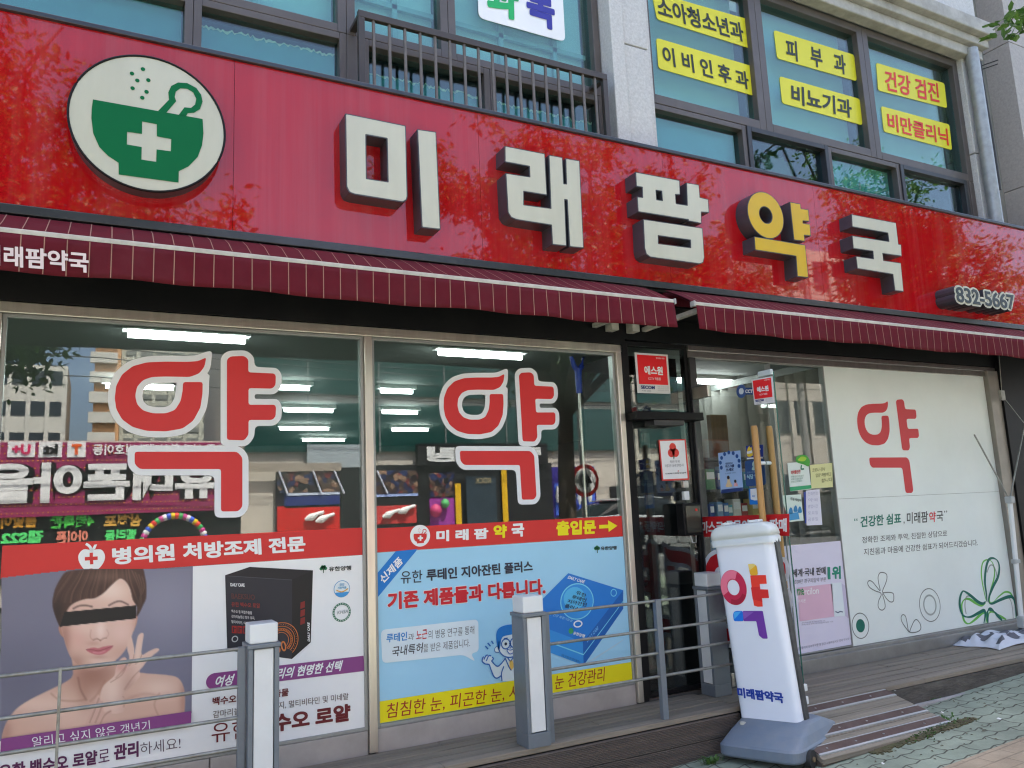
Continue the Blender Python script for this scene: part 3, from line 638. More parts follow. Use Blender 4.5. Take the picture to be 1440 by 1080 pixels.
bx0 = min(p[0] for p in BASEYK[0]); bx1 = max(p[0] for p in BASEYK[1]); by1 = max(p[1] for p in BASEYK[1]); by0 = min(p[1] for p in BASEYK[2])
def yak(name, label, pl, x0, x1, z0, z1, border, red, wh=WH, group=None, base=.001):
    def m(q): return [(x0+(p[0]-bx0)/(bx1-bx0)*(x1-x0), z0+(p[1]-by0)/(by1-by0)*(z1-z0)) for p in q]
    root = None
    F = Flat(pl)
    if border:
        for i, q in enumerate(BASEYK): F.shape([rounded(outset(m(q), border), .03, 3)], wh, 2+i*.15)
        F.shape([m([PG.p(*p) for p in z4([(725,500),(800,488),(850,470),(884,505),(880,560),(756,560),(750,538),(725,534)])])], wh, 2.6)
    for q in BASEYK: F.shape([rounded(m(q), .012, 2)], red, 3)
    o = F.build(name, None); return tag(o, label, "sticker", group)
REDS = ink(196,44,46)
GS = "large red medicine-character stickers"
yak("window_sticker", "large red medicine character with white outline on the left shop window", PG, bx0, bx1, by0, by1, .032, REDS, group=GS)
z5 = lambda p: (480+p[0]/3, 360+p[1]/3)
a = PG.p(*z5((430,620)))[0]; b = PG.p(*z5((897,575)))[0]; c = PG.p(*z5((780,490)))[1]; d = PG.p(*z5((800,1028)))[1]
yak("window_sticker", "large red medicine character with white outline on the middle shop window beside the hook pole", PG, a, b, d, c, .030, REDS, group=GS)

# red bands over the posters
def board(name, label, pl, pts, m, cat, th=.0012, plane=True, r=0, group=None):
    o = sheet(name, pl, pts, m, None, th, th, r, plane); return tag(o, label, cat, group)
def rectR(pl, xl, TR, BR):           # rectangle from a left pixel and the two right corners
    x0 = pl.p(*xl)[0]; a = pl.p(*TR); b = pl.p(*BR); x1 = (a[0]+b[0])/2; return [(x0,a[1]),(x1,a[1]),(x1,b[1]),(x0,b[1])]
PA = PY(-.002)
z7 = lambda pts: Z(3, 0, 720, pts)
WHITE_T = ink(222,222,230)
o = board("red_band", "red band with a white apple mark and white lettering across the left shop window", PG, rectR(PG, (2,790), (509,742), (511,780)), REDD, "sticker")
F = Flat(PA); F.text("병의원 처방조제 전문", *z7([(474,224),(1290,166),(472,150)]), WHITE_T, 2, .042)
F.build("lettering", o)
F = Flat(PA); F.px(z7([(385,160),(352,158),(332,180),(332,205),(345,230),(360,243),(385,238),(408,243),(425,230),(440,205),(442,180),(425,158)]), WHITE_T, 2, 4)
F.px(z7([(386,160),(398,138),(410,136),(402,155),(392,162)]), WHITE_T, 2); F.stroke(z7([(362,134),(378,145),(386,162)]), .012, WHITE_T, 2)
F.px(z7([(378,172),(392,171),(392,188),(412,187),(412,202),(393,203),(394,220),(380,221),(379,204),(358,205),(358,190),(378,189)]), REDD, 3); F.build("apple_mark", o)
z8 = lambda pts: Z(3, 480, 720, pts)
o = board("red_band", "red band with white and yellow lettering and a yellow arrow across the middle shop window", PG, rectR(PG, (525.5,757), (882,725), (884,753.5)), REDD, "sticker")
F = Flat(PA); YT = ink(238,208,20)
F.text("미 래 팜", *z8([(400,126),(620,113),(400,78)]), WHITE_T, 2, .05); F.text("약", *z8([(641,111),(698,109),(641,54)]), YT, 2, .05); F.text("국", *z8([(717,107),(771,103),(717,50)]), WHITE_T, 2, .05)
F.text("출입문", *z8([(906,100),(1074,92),(906,38)]), YT, 2, .05)
F.px(z8([(1087,55),(1125,53),(1124,35),(1164,58),(1127,84),(1126,68),(1087,70)]), YT, 2); F.build("lettering", o)
F = Flat(PA); ic = PA.p(*z8([(332,100)])[0]); F.circle(ic, .062, WHITE_T, 2, plane=True)
def mini(pts): return [(ic[0]+(x-600)/1040*.115, ic[1]-(y-540-(x-600)*.16)/1040*.125) for x, y in pts]
emblem_art(F, mini, REDD, None, 3); F.build("mortar_mark", o)

# ---- left poster
PT = PY(-.0018); pbase = rectR(PG, (2,900), (509.5,780.5), (513.5,1024.6))
po = board("window_poster", "poster with a woman's portrait, a black product box and purple strips", PG, pbase, ink(224,232,230,.35), "poster")
# portrait
F = Flat(PT); zp = lambda pts: Z(4.91, 60, 780, pts); z3b = lambda pts: Z(4.8, 0, 860, pts)
bg = [(pbase[0][0], pbase[0][1]), (PT.p(271,806)[0], pbase[0][1]), (PT.p(269.5,999)[0], PT.p(269,1003)[1]), (pbase[0][0], PT.p(269,1003)[1])]
bgm = mat("portrait_backdrop", rgb(112,110,128,1.2), .4, .3, 1.3); F.shape([bg], bgm, 1)
F.build("portrait_backdrop", po)
def print_mat(name):
    m = bpy.data.materials.new(name); m.use_nodes = True; n = m.node_tree.nodes; b_ = n["Principled BSDF"]; b_.inputs["Roughness"].default_value = .4; b_.inputs["Specular IOR Level"].default_value = .35
    at_ = n.new("ShaderNodeAttribute"); at_.attribute_name = "print"; m.node_tree.links.new(at_.outputs["Color"], b_.inputs["Base Color"]); return m
def painted(name, pl, box, step, layers, base, parent, lay, keep=None):     # a printed picture: soft-edged colour areas on a fine mesh
    X0, Y0, X1, Y1 = box; nx = int((X1-X0)/step); ny = int((Y1-Y0)/step)
    gx, gy = np.meshgrid(np.linspace(X0, X1, nx+1), np.linspace(Y0, Y1, ny+1)); P = np.stack([gx.ravel(), gy.ravel()], 1)
    C_ = np.tile(np.array(base, float), (len(P), 1)); A = np.zeros(len(P))
    def sdf(poly):
        q = np.array(poly, float); d = np.full(len(P), 1e18); sg = np.zeros(len(P), bool)
        for i in range(len(q)):
            a0, b0 = q[i-1], q[i]; e = b0-a0; w = P-a0; t = np.clip((w@e)/max(e@e, 1e-9), 0, 1); v = w-t[:,None]*e; d = np.minimum(d, (v**2).sum(1))
            c = (a0[1] > P[:,1]) != (b0[1] > P[:,1]); xx = (b0[0]-a0[0])*(P[:,1]-a0[1])/((b0[1]-a0[1]) or 1e-9)+a0[0]; sg ^= c & (P[:,0] < xx)
        return np.sqrt(d)*np.where(sg, 1, -1)
    for L in layers:
        kind, geo, col, soft, al = L[:5]
        if kind == 'p': a_ = np.clip(sdf(catmull(geo, 3) if len(geo) > 5 else geo)/soft+.5, 0, 1)
        elif kind == 's':
            d = np.full(len(P), 1e9); q = np.array(catmull(geo, 5, False), float)
            for i in range(len(q)-1):
                e = q[i+1]-q[i]; w = P-q[i]; t = np.clip((w@e)/max(e@e, 1e-9), 0, 1); d = np.minimum(d, np.sqrt(((w-t[:,None]*e)**2).sum(1)))
            a_ = np.clip((L[5]-d)/soft+.5, 0, 1)
        else:
            cx, cy_, rx, ry = geo; a_ = np.exp(-(((P[:,0]-cx)/rx)**2+((P[:,1]-cy_)/ry)**2))
        if len(L) > 6 and L[6] is not None: a_ = a_*np.clip(sdf(catmull(L[6], 3))/2+.5, 0, 1)
        a_ = (a_*al)[:,None]; C_ = C_*(1-a_)+np.array(col, float)*a_
    mb = MB(); W_ = []
    for x, y in P:
        q = pl.p(x, y); W_.append(pl.w(q[0], q[1], lay*LAY))
    fs = [(j*(nx+1)+i, (j+1)*(nx+1)+i, (j+1)*(nx+1)+i+1, j*(nx+1)+i+1) for j in range(ny) for i in range(nx) if keep is None or keep(gx[j,i], gy[j,i])]
    mb.add(W_, fs); o = mb.build(name, print_mat(name+"_print"), parent)
    cl_ = C_/255.0; cl_ = np.where(cl_ <= .04045, cl_/12.92, ((cl_+.055)/1.055)**2.4)*1.1
    at_ = o.data.attributes.new("print", 'FLOAT_COLOR', 'POINT'); at_.data.foreach_set("color", np.concatenate([cl_, np.ones((len(cl_),1))], 1).ravel()); return o
SKN = (204,164,146); LIT = (228,198,182); SHD = (158,112,96); DRK = (122,82,70)
body = [(0,1075),(1,1045),(8,1018),(22,998),(42,984),(70,970),(92,959),(103,948),(105,915),(160,915),(164,938),(198,946),(233,949),(250,953),(258,966),(260,985),(259,1010),(259,1075)]
face = zp([(128,470),(148,580),(180,680),(215,735),(260,775),(310,792),(350,796),(400,787),(450,762),(520,715),(580,640),(615,560),(642,450),(640,320),(610,200),(500,140),(320,160),(180,280)])
hair = zp([(110,480),(80,400),(68,330),(85,240),(120,170),(160,120),(240,105),(400,95),(560,85),(680,85),(706,150),(716,220),(714,300),(692,350),(668,400),(648,425),(652,360),(622,310),(606,240),(575,185),(530,165),(470,215),(420,265),(360,300),(300,305),(235,325),(185,360),(155,420),(150,470),(125,500)])
hand = zp([(402,1085),(395,1000),(412,920),(445,880),(495,835),(505,780),(530,728),(562,708),(580,722),(575,770),(590,745),(598,705),(583,650),(590,590),(605,556),(616,575),(632,650),(632,690),(642,640),(655,570),(672,545),(690,540),(697,555),(688,615),(683,690),(730,668),(775,648),(800,648),(800,664),(755,700),(715,740),(690,775),(668,800),(672,835),(640,880),(590,930),(560,970),(556,1085)])
hand2 = [(116,1030),(119,1019),(124,1008),(130,994),(136,979),(140,978),(142,986),(145,986),(146,1000),(151,1000),(157,998),(156,1006),(152,1014),(146,1030)]
E_ = lambda c, rx, ry, col, al, clip=None: ('e', (*zp([c])[0], rx, ry), col, 0, al, 0, clip)
LAYS = [('e', (235,850,70,60), (150,148,164), 0, .55), ('e', (30,960,60,60), (92,90,106), 0, .5),
 ('p', body, SKN, 1.6, 1), ('e', (60,990,50,14), LIT, 0, .55, 0, body), ('e', (225,968,28,16), LIT, 0, .7, 0, body), ('e', (100,1010,50,14), LIT, 0, .35, 0, body), ('e', (130,950,34,22), SHD, 0, .95, 0, body), ('e', (118,972,10,22), SHD, 0, .4, 0, body),
 ('s', zp([(245,850),(262,930),(300,1000)]), DRK, 3, .5, 1.2), ('s', zp([(430,870),(380,960),(330,1010)]), SHD, 3, .45, 1.2), ('s', zp([(60,960),(120,1003),(230,1010),(290,1000)]), SHD, 3, .5, 1.1), ('s', zp([(560,1010),(700,960),(860,990)]), SHD, 5, .3, 1.2), ('s', [(222,1005),(217,990),(224,975)], SHD, 3, .5, .8), ('e', (8,1030,10,20), SHD, 0, .5, 0, body), ('e', (258,985,6,30), SHD, 0, .5, 0, body),
 ('p', zp([(128,478),(112,495),(112,525),(128,558),(146,565),(146,500)]), (176,128,110), 1.5, 1), ('p', zp([(636,420),(655,425),(650,470),(632,520),(622,528),(625,470)]), (186,140,124), 1.5, 1),
 ('p', face, (212,174,158), 1.6, 1), E_((400,230),30,16,LIT,.7,face), E_((480,250),20,14,(236,212,198),.6,face), E_((240,560),16,18,(214,160,148),.55,face), E_((540,540),16,18,(226,190,178),.7,face), E_((300,510),18,10,LIT,.55,face), E_((400,520),7,14,(236,210,198),.8,face), E_((390,740),22,7,LIT,.5,face),
 E_((150,600),9,40,SHD,.75,face), E_((230,740),16,12,SHD,.6,face), E_((560,680),20,14,(190,140,124),.5,face), E_((350,795),40,5,SHD,.7,face), E_((640,480),5,30,(196,148,132),.6,face), E_((350,612),10,4,(190,140,126),.6,face),
 ('s', zp([(334,520),(328,565),(346,590)]), (180,128,112), 2.2, .6, .5), ('s', zp([(350,588),(375,580),(398,592)]), (130,84,74), 1.6, .8, .6), ('s', zp([(398,592),(420,578),(440,574)]), (136,90,80), 1.6, .75, .6), ('s', zp([(440,574),(456,548),(444,520)]), (190,140,126), 2, .6, .5),
 ('p', zp([(300,656),(350,641),(385,646),(420,635),(486,630),(440,676),(392,692),(340,682)]), (188,104,110), 1.6, 1), ('s', zp([(302,656),(350,658),(385,664),(430,652),(484,631)]), (124,62,66), 1.4, .8, .5), ('s', zp([(350,674),(392,678),(430,664)]), (216,152,156), 2, .7, .8), E_((390,706),12,3,(180,132,118),.55,face),
 ('s', zp([(212,372),(250,354),(295,350),(340,358)]), (96,72,68), 2.2, .85, 1.1), ('s', zp([(458,350),(500,328),(540,322),(590,345)]), (96,72,68), 2.2, .85, 1.1),
 ('p', hair, (72,50,44), 2.0, 1)]
r3 = random.Random(4)
for k in range(46):
    t = k/45; x0 = 170+430*t; sw = rnd.uniform(-14, 14)
    LAYS.append(('s', zp([(x0+sw, 118-24*t), (x0-50*(1-t)+16*t+sw, 180), (x0-120*(1-t)+40*t+sw, 250+18*(1-t)), (x0-150*(1-t)+70*t+sw, 330)]), ((104,74,62),(134,100,84),(52,36,34),(92,64,54))[k % 4], 1.8, .5, .5, hair))
for k in range(12): LAYS.append(('s', zp([(610+k*8, 105+k*5), (652+k*5, 200+k*3), (682-k*2, 300+k*2), (668-k*2, 390)]), ((110,78,66),(140,106,90),(60,42,38))[k % 3], 1.8, .5, .5, hair))
LAYS += [E_((100,400),9,20,(40,28,26),.8,hair), E_((660,340),6,22,(44,32,30),.5,hair), E_((470,150),34,9,(150,118,100),.35,hair),
 ('p', zp([(150,396),(646,349),(643,441),(118,497)]), (24,22,24), .8, 1),
 ('p', hand, (216,180,164), 1.4, 1), E_((480,930),12,22,LIT,.7,hand), E_((660,700),6,30,LIT,.6,hand), E_((600,960),12,30,SHD,.45,hand), E_((540,770),8,8,(202,140,128),.6,hand)]
for q in (((590,745),(560,790),(505,850)), ((632,690),(622,730),(596,765)), ((683,690),(670,725),(640,755)), ((668,800),(620,850),(565,930)), ((556,980),(575,1000),(558,1050)), ((575,770),(545,830),(470,880))): LAYS.append(('s', zp(q), (150,104,90), 1.8, .65, .5, hand))
LAYS += [('p', hand2, (206,166,150), 1.4, 1)]+[('s', q, (140,96,84), 1.8, .7, .5) for q in (((126,1016),(134,996),(139,982)), ((134,1016),(140,1002),(144,990)), ((141,1018),(147,1006),(155,1000)))]
xr = lambda y: 271-(y-806)/193*1.6
painted("portrait", PT, (-6, 800, 268, 1050), 1.35, LAYS, (114,112,130), po, 2.2, keep=lambda x, y: y > 812-x*.115 and x > 1.0 and y < 1010+(268-x)*.15)
F = Flat(PT); PUR = ink(128,62,122)
F.shape([rectR(PT, (2,1040), (268.5,999), (268.3,1020))], PUR, 14)
F.text("알리고 싶지 않은 갱년기", (46,1050.5), (211,1026), (45,1035.5), WHITE_T, 15, .0)
lab = [(300,946.5),(511,922),(512.5,943.5),(302,969)]; q = [PT.p(*p) for p in lab]
F.shape([q], PUR, 2); a = PT.p(301,957.8); F.shape([circ(a[0], a[1], abs(q[0][1]-q[3][1])/2*.98, 24)], PUR, 2.3)
F.text("여성 갱년기 관리의 현명한 선택", (302,966.5), (481,943), (304,950.5), WHITE_T, 3, .03, .22)
F.build("purple_strip", po)
F = Flat(PT); DP, MR = ink(84,30,74), ink(100,28,34); DG = ink(84,66,80)
F.text("유한 백수오 로얄", (-2,1097), (137,1074.5), (-2,1075.5), DP, 2, .035); F.text("로", (138.5,1073), (154,1070), (138.5,1055), DP, 2, .0)
F.text("관리", (160,1069.5), (195,1064), (160,1047), DP, 2, .04); F.text("하세요!", (197.5,1062), (254,1053), (197,1044.5), DG, 2, -.003)
F.text("백수오 등 복합추출물", *((298.3,992.3),(405.6,978.5),(299,980.5)), MR, 2, .03)
F.text("감마리놀렌산 함유 유지, 멀티비타민 및 미네랄", (299.4,1010.5), (490,984), (299.4,999.5), ink(88,70,66), 2, .004)
F.text("유한", (297.5,1045), (352,1037), (297.5,1017), MR, 2, .0); F.text("백수오 로얄", (358,1034), (493,1013.5), (358,1008), MR, 2, .045)
zA = lambda pts: Z(5.538, 250, 780, pts)
F.text("유한양행", *zA([(1175,130),(1350,120),(1175,94)]), ink(40,44,44), 2, .03)
GT = ink(40,120,80); t0 = zA([(1133,108)])[0]; tc = PT.p(*t0)
for dx, dz, r in ((0,.004,.011),(-.012,.0,.009),(.012,.0,.009),(-.006,.01,.008),(.006,.01,.008)): F.circle((tc[0]+dx, tc[1]+dz), r, GT, 2, plane=True)
F.shape([[(tc[0]-.002,tc[1]-.024),(tc[0]+.002,tc[1]-.024),(tc[0]+.0025,tc[1]),(tc[0]-.0025,tc[1])]], ink(30,70,45), 3); F.build("lettering", po)
F = Flat(PT)
b1 = PT.p(*zA([(1277,266)])[0]); BR1 = abs(PT.p(*zA([(1340,266)])[0])[0]-b1[0]); F.circle(b1, BR1, ink(60,140,190), 2, plane=True); F.circle(b1, BR1*.93, ink(214,220,222), 3, plane=True)
F.shape([[(b1[0]+BR1*.93*math.cos(t), b1[1]+BR1*.93*math.sin(t)) for t in [R(205+130*k/20) for k in range(21)]]], ink(60,140,200), 4)
F.stroke([(b1[0]-BR1*.7,b1[1]-BR1*.1),(b1[0],b1[1]-BR1*.35),(b1[0]+BR1*.75,b1[1]-BR1*.02)], .006, ink(200,150,60), 5, plane=True)
F.text("건강", (b1[0]-BR1*.3,b1[1]+BR1*.35), (b1[0]+BR1*.3,b1[1]+BR1*.35), (b1[0]-BR1*.3,b1[1]+BR1*.68), ink(60,150,190), 5, .02, plane=True)
F.text("기능식품", (b1[0]-BR1*.55,b1[1]), (b1[0]+BR1*.55,b1[1]), (b1[0]-BR1*.55,b1[1]+BR1*.28), ink(60,150,190), 5, .02, plane=True)
b2 = PT.p(*zA([(1276,448)])[0]); BR2 = abs(PT.p(*zA([(1347,448)])[0])[0]-b2[0]); F.circle(b2, BR2, ink(50,104,80), 2, inner=BR2*.78, plane=True)
for k in range(22):
    a = 2*math.pi*k/22; F.circle((b2[0]+BR2*.89*math.cos(a), b2[1]+BR2*.89*math.sin(a)), BR2*.055, ink(200,210,204), 3, plane=True)
F.text("KHSA", (b2[0]-BR2*.5,b2[1]-BR2*.18), (b2[0]+BR2*.68,b2[1]-BR2*.12), (b2[0]-BR2*.5,b2[1]+BR2*.18), ink(110,120,120), 3, .0, .2, plane=True)
F.build("badge", po)
F = Flat(PT); B1, B2, B3 = ink(40,40,48), ink(24,23,26), ink(30,29,34); ORG = ink(196,112,58); RDK = ink(130,44,40)
F.px(zA([(368,160),(890,193),(888,812),(385,745)]), B1, 2); F.px(zA([(368,160),(560,95),(1052,122),(890,193)]), B3, 2); F.px(zA([(890,193),(1052,122),(1035,682),(888,812)]), B2, 2)
F.text("DAILY CARE", *zA([(410,246),(520,250),(408,220)]), WHITE_T, 3, .03)
F.text("BAEKSUO", *zA([(418,342),(600,352),(416,300)]), ink(84,46,44), 3, .02); F.text("유한 백수오 로얄", *zA([(418,404),(640,416),(416,366)]), RDK, 3, .02)
for k, (s, w) in enumerate((("백수오 등 복합추출물",578), ("감마리놀렌산 함유 유지,",600), ("멀티비타민, 아연",545))): F.text(s, *zA([(418,452+k*41),(w,466+k*41),(416,426+k*41)]), ink(180,176,174), 3, .02)
for k in range(3):
    x = 420+k*44; F.px(zA([(x,552+k*2),(x+38,554+k*2),(x+38,612+k*2),(x,610+k*2)]), ink(140,40,36), 3); F.px(zA([(x+8,562+k*2),(x+16,562+k*2),(x+16,602+k*2),(x+8,602+k*2)]), B1, 4); F.px(zA([(x+18,572),(x+32,573),(x+32,580),(x+18,579)]), B1, 4)
oc = PT.p(*zA([(800,668)])[0]); orr = abs(PT.p(*zA([(938,668)])[0])[0]-oc[0])
def inbox(p): return True
for r0, r1 in ((1.0,.96),(.80,.77),(.46,.43)): 
    F.shape([[(oc[0]+orr*r*math.cos(t), oc[1]+orr*r*math.sin(t)) for r, t in [(r0, R(-48+190*k/40)) for k in range(41)]+[(r1, R(142-190*k/40)) for k in range(41)]]], ORG, 4)
for k in range(22):
    a = R(-44+186*k/21); c = (oc[0]+orr*.61*math.cos(a), oc[1]+orr*.61*math.sin(a)); F.circle(c, orr*.075, ORG, 4, inner=orr*.04, plane=True); c = (oc[0]+orr*.88*math.cos(a), oc[1]+orr*.88*math.sin(a)); F.circle(c, orr*.02, ORG, 4, plane=True)
F.text("30", *zA([(770,770),(850,745),(755,690)]), ORG, 4, .01)
F.text("DAILY CARE", *zA([(1028,676),(1026,530),(1010,672)]), WHITE_T, 3, .03)
for k in range(3): F.px(zA([(955,372+k*62),(990,360+k*62),(988,410+k*62),(953,424+k*62)]), ink(120,36,34), 3)
F.circle(PT.p(*zA([(444,656)])[0]), .016, ink(170,170,170), 3, inner=.011, plane=True); F.px(zA([(370,162),(888,195),(888,199),(370,166)]), ink(70,70,78), 4)
F.build("product_box", po)

# ---- right poster
q = rectR(PG, (526,900), (884,754), (889.5,956.7)); 
po = board("window_poster", "sky-blue poster with a blue product box, a cartoon doctor and a yellow strip", PG, q, mat("sky_blue_print", rgb(150,198,224,1.15), .38, .07, 1.5), "poster")
F = Flat(PT); zB = lambda pts: Z(5.538, 520, 740, pts); zC = lambda pts: Z(4.5, 740, 740, pts)
BL_ = ink(20,112,190)
F.px(zB([(202,194),(372,178),(42,576),(36,392)]), BL_, 2); F.text("신제품", *zB([(103,452),(262,283),(66,398)]), WHITE_T, 3, .03)
NV = ink(44,46,62); RD = ink(190,32,44); WB = ink(224,226,232)
F.text("유한", *zB([(240,448),(408,438),(240,348)]), NV, 3, .006); F.text("루테인 지아잔틴 플러스", *zB([(440,428),(1268,352),(438,336)]), NV, 3, .034)
F.text("기존 제품들과 다릅니다.", *zB([(131,660),(1373,537),(129,510)]), WB, 2, .066); F.text("기존 제품들과 다릅니다.", *zB([(136,655),(1368,532),(134,515)]), RD, 4, .045)
F.build("lettering", po)
F = Flat(PT)
F.shape([rounded([PT.p(*p) for p in z8([(166,497),(577,452),(579,588),(545,597),(567,633),(515,602),(172,638)])], .03)], ink(204,216,228), 2)
HW = ink(50,48,56)
F.text("루테인", *z8([(190,551),(278,541),(188,514)]), ink(30,120,190), 3, .02, .1); F.text("과", *z8([(281,541),(307,538),(280,514)]), HW, 3, -.005, .1); F.text("노근", *z8([(315,541),(362,533),(314,501)]), ink(180,40,50), 3, .015, .1)
F.text("의 병용 연구를 통해", *z8([(366,536),(562,514),(364,500)]), HW, 3, -.006, .12); F.text("국내특허", *z8([(213,611),(344,592),(214,568)]), HW, 3, .012, .12); F.text("를 받은 제품입니다.", *z8([(346,592),(542,568),(344,557)]), HW, 3, -.006, .12)
F.build("speech_bubble", po)
F = Flat(PT); OB, FC = ink(28,92,168), ink(206,218,232)
F.px(z8([(690,616),(672,640),(655,650),(632,628),(640,622),(628,605),(612,605),(595,615),(592,630),(605,640),(622,642),(640,690),(655,700),(672,690),(676,712),(760,700),(760,610)]), FC, 2, 3)
F.px(z8([(664,555),(663,580),(680,604),(705,613),(735,606),(752,590),(756,545),(745,518),(690,522)]), FC, 3, 4); F.stroke(z8([(664,545),(663,580),(680,604),(705,613),(735,606),(752,590)]), .007, OB, 4)
F.px(z8([(658,572),(652,520),(662,492),(690,478),(730,473),(760,480),(760,545),(748,515),(700,520),(676,530),(668,572)]), ink(20,112,190), 4, 4)
F.circle(PT.p(*z8([(657,580)])[0]), .02, FC, 2, plane=True); F.circle(PT.p(*z8([(657,580)])[0]), .02, OB, 3, inner=.016, plane=True)
for p in ((692,556),(729,551)): c = PT.p(*z8([p])[0]); F.circle(c, .032, OB, 5, inner=.025, plane=True); F.circle(c, .009, ink(40,50,70), 5, plane=True)
F.stroke(z8([(706,554),(715,553)]), .006, OB, 5); F.stroke(z8([(684,534),(700,531)]), .006, OB, 5); F.stroke(z8([(722,529),(738,526)]), .006, OB, 5); F.stroke(z8([(711,560),(714,572),(707,573)]), .005, OB, 5)
F.px(z8([(697,580),(712,582),(728,577),(722,593),(710,598),(702,592)]), ink(236,238,240), 5, 3); F.stroke(z8([(697,580),(712,582),(728,577),(722,593),(710,598),(702,592)]), .005, OB, 6, True)
for s in (((690,616),(672,640),(655,650),(632,628)), ((622,642),(640,690),(655,700),(672,690)), ((676,712),(674,680),(684,650)), ((592,630),(605,640),(622,642)), ((592,630),(594,616),(600,610)), ((600,622),(608,606),(616,603)), ((610,628),(620,606),(630,607)), ((632,628),(640,618),(634,612)), ((690,616),(704,650),(716,668)), ((700,614),(712,628),(724,612)), ((735,648),(745,646))): F.stroke(z8(s), .007, OB, 5)
F.px(z8([(708,626),(720,624),(728,650),(716,668),(707,652)]), ink(214,178,90), 5)
for s in (((606,565),(618,578)), ((616,552),(628,566)), ((632,543),(640,556))): F.stroke(z8(s), .008, OB, 4)
F.build("cartoon_doctor", po)
F = Flat(PT); C1, C2, C3, C4 = ink(34,116,196), ink(52,140,210), ink(26,92,168), ink(120,200,232)
F.px(zC([(380,860),(480,800),(640,700),(560,760),(420,850)]), ink(168,196,214), 2)
F.px(zC([(265,297),(612,405),(357,733),(-26,588)]), C1, 3); F.px(zC([(-26,588),(357,733),(362,880),(-20,735)]), C2, 3); F.px(zC([(357,733),(612,405),(612,522),(362,880)]), C3, 3)
F.px(zC([(-24,668),(360,808),(360,816),(-24,676)]), C4, 4); F.px(zC([(360,808),(612,470),(612,476),(360,816)]), C4, 4)
cc = PT.p(*zC([(320,475)])[0])
F.shape([circ(cc[0], cc[1], .125, 40, .112)], C4, 4); F.shape([circ(cc[0], cc[1], .118, 40, .105)], C2, 5); F.shape([circ(cc[0]-.02, cc[1]+.02, .08, 30, .07)], ink(84,176,220), 6)
for k, s in enumerate(("유한","루테인","지아잔틴","플러스")):
    L = zC([(322-22*k-len(s)*6, 432+k*28-4),(322-22*k+len(s)*24, 445+k*28+8),(330-22*k-len(s)*6, 408+k*28-4)]); F.text(s, *L, ink(36,50,80), 7, .02)
F.text("DAILY CARE", *zC([(258,330),(362,362),(268,312)]), WHITE_T, 4, .02, .1); F.text("눈 건강 복합기능성", *zC([(140,560),(285,606),(150,545)]), ink(150,200,232), 4, .0); F.text("유한양행", *zC([(292,684),(364,706),(300,664)]), WHITE_T, 4, .03)
F.circle(PT.p(*zC([(281,662)])[0]), .018, ink(60,150,90), 4, plane=True); F.circle(PT.p(*zC([(551,421)])[0]), .024, C4, 4, inner=.019, plane=True); F.shape([circ(*PT.p(*zC([(325,618)])[0]), .034, 24, .022), circ(*PT.p(*zC([(325,618)])[0]), .024, 24, .014)], WHITE_T, 4)
F.text("DAILY CARE", *zC([(384,736),(455,650),(378,716)]), ink(110,170,220), 4, .02); F.text("유한 루테인지아잔틴플러스", *zC([(220,820),(340,866),(222,806)]), ink(30,60,110), 4, .0)
F.build("product_box", po)
F = Flat(PT); F.shape([rectR(PT, (526,1000), (889,930.6), (889.5,956.5))], ink(226,208,18), 2); HR = ink(150,46,30)
F.text("침침한 눈, 피곤한 눈, 시린", *z8([(190,874),(800,780),(190,808)]), HR, 3, .004, .12); F.text("눈 건강관리", *z8([(900,750),(1112,712),(900,690)]), HR, 3, .004, .12)
F.text("유한양행", *zC([(470,152),(570,148),(470,128)]), ink(40,44,44), 3, .03); F.build("yellow_strip", po)
F = Flat(PT); tc = PT.p(*zC([(447,140)])[0])
for dx, dz, r in ((0,.004,.014),(-.012,.0,.011),(.012,.0,.011)): F.circle((tc[0]+dx, tc[1]+dz), r, GT, 2, plane=True)
F.shape([[(tc[0]-.003,tc[1]-.03),(tc[0]+.003,tc[1]-.03),(tc[0]+.003,tc[1]),(tc[0]-.003,tc[1])]], ink(30,70,45), 3); F.build("tree_mark", po)

# ------------------------------------------------------------------ white panel beside the door
PW = PY(-.006)
wq = [PW.p(1157,513), PW.p(1381,527), PW.p(1430,872), PW.p(1203,905)]
wx0, wx1, wz0, wz1 = 5.205, 7.338, .458, 2.652
wp = thing("white_panel", "large white panel printed with a red medicine character, text and green flower outlines", "panel", (6.3, 0, wz0))
WPM = mat("white_panel_print", (.77,.83,.81), .4, .06, 1.2, dirt=(.45,.46,.43), dirt_amt=.15)
zs = PW.p(1280,697)[1]
mb = MB(); mb.box(wx0, wx1, -.006, .012, wz0, zs-.001).box(wx0, wx1, -.006, .012, zs+.001, wz1); mb.build("board", WPM, wp)
zw = lambda pts: Z(5.142, 1200, 700, pts); z6 = lambda pts: Z(3, 960, 360, pts)
a = PW.p(*z6([(735,700)])[0])[0]; b = PW.p(*z6([(985,660)])[0])[0]; c = PW.p(*z6([(920,604)])[0])[1]; d = PW.p(*z6([(962,1000)])[0])[1]
F = Flat(PW)
def m_(q): return [(a+(p[0]-bx0)/(bx1-bx0)*(b-a), d+(p[1]-by0)/(by1-by0)*(c-d)) for p in q]
for q in BASEYK: F.shape([rounded(m_(q), .02, 2)], ink(190,44,52), 1)
F.build("red_character", wp)
F = Flat(PW); TG, GR = ink(20,110,92), ink(62,62,62)
F.text("“", *zw([(5,168),(30,166),(5,148)]), TG, 1, .0); F.text("건강한 쉼표", *zw([(50,215),(345,186),(50,135)]), TG, 1, .026); F.text(",", *zw([(362,193),(370,191),(362,172)]), GR, 1, .0)
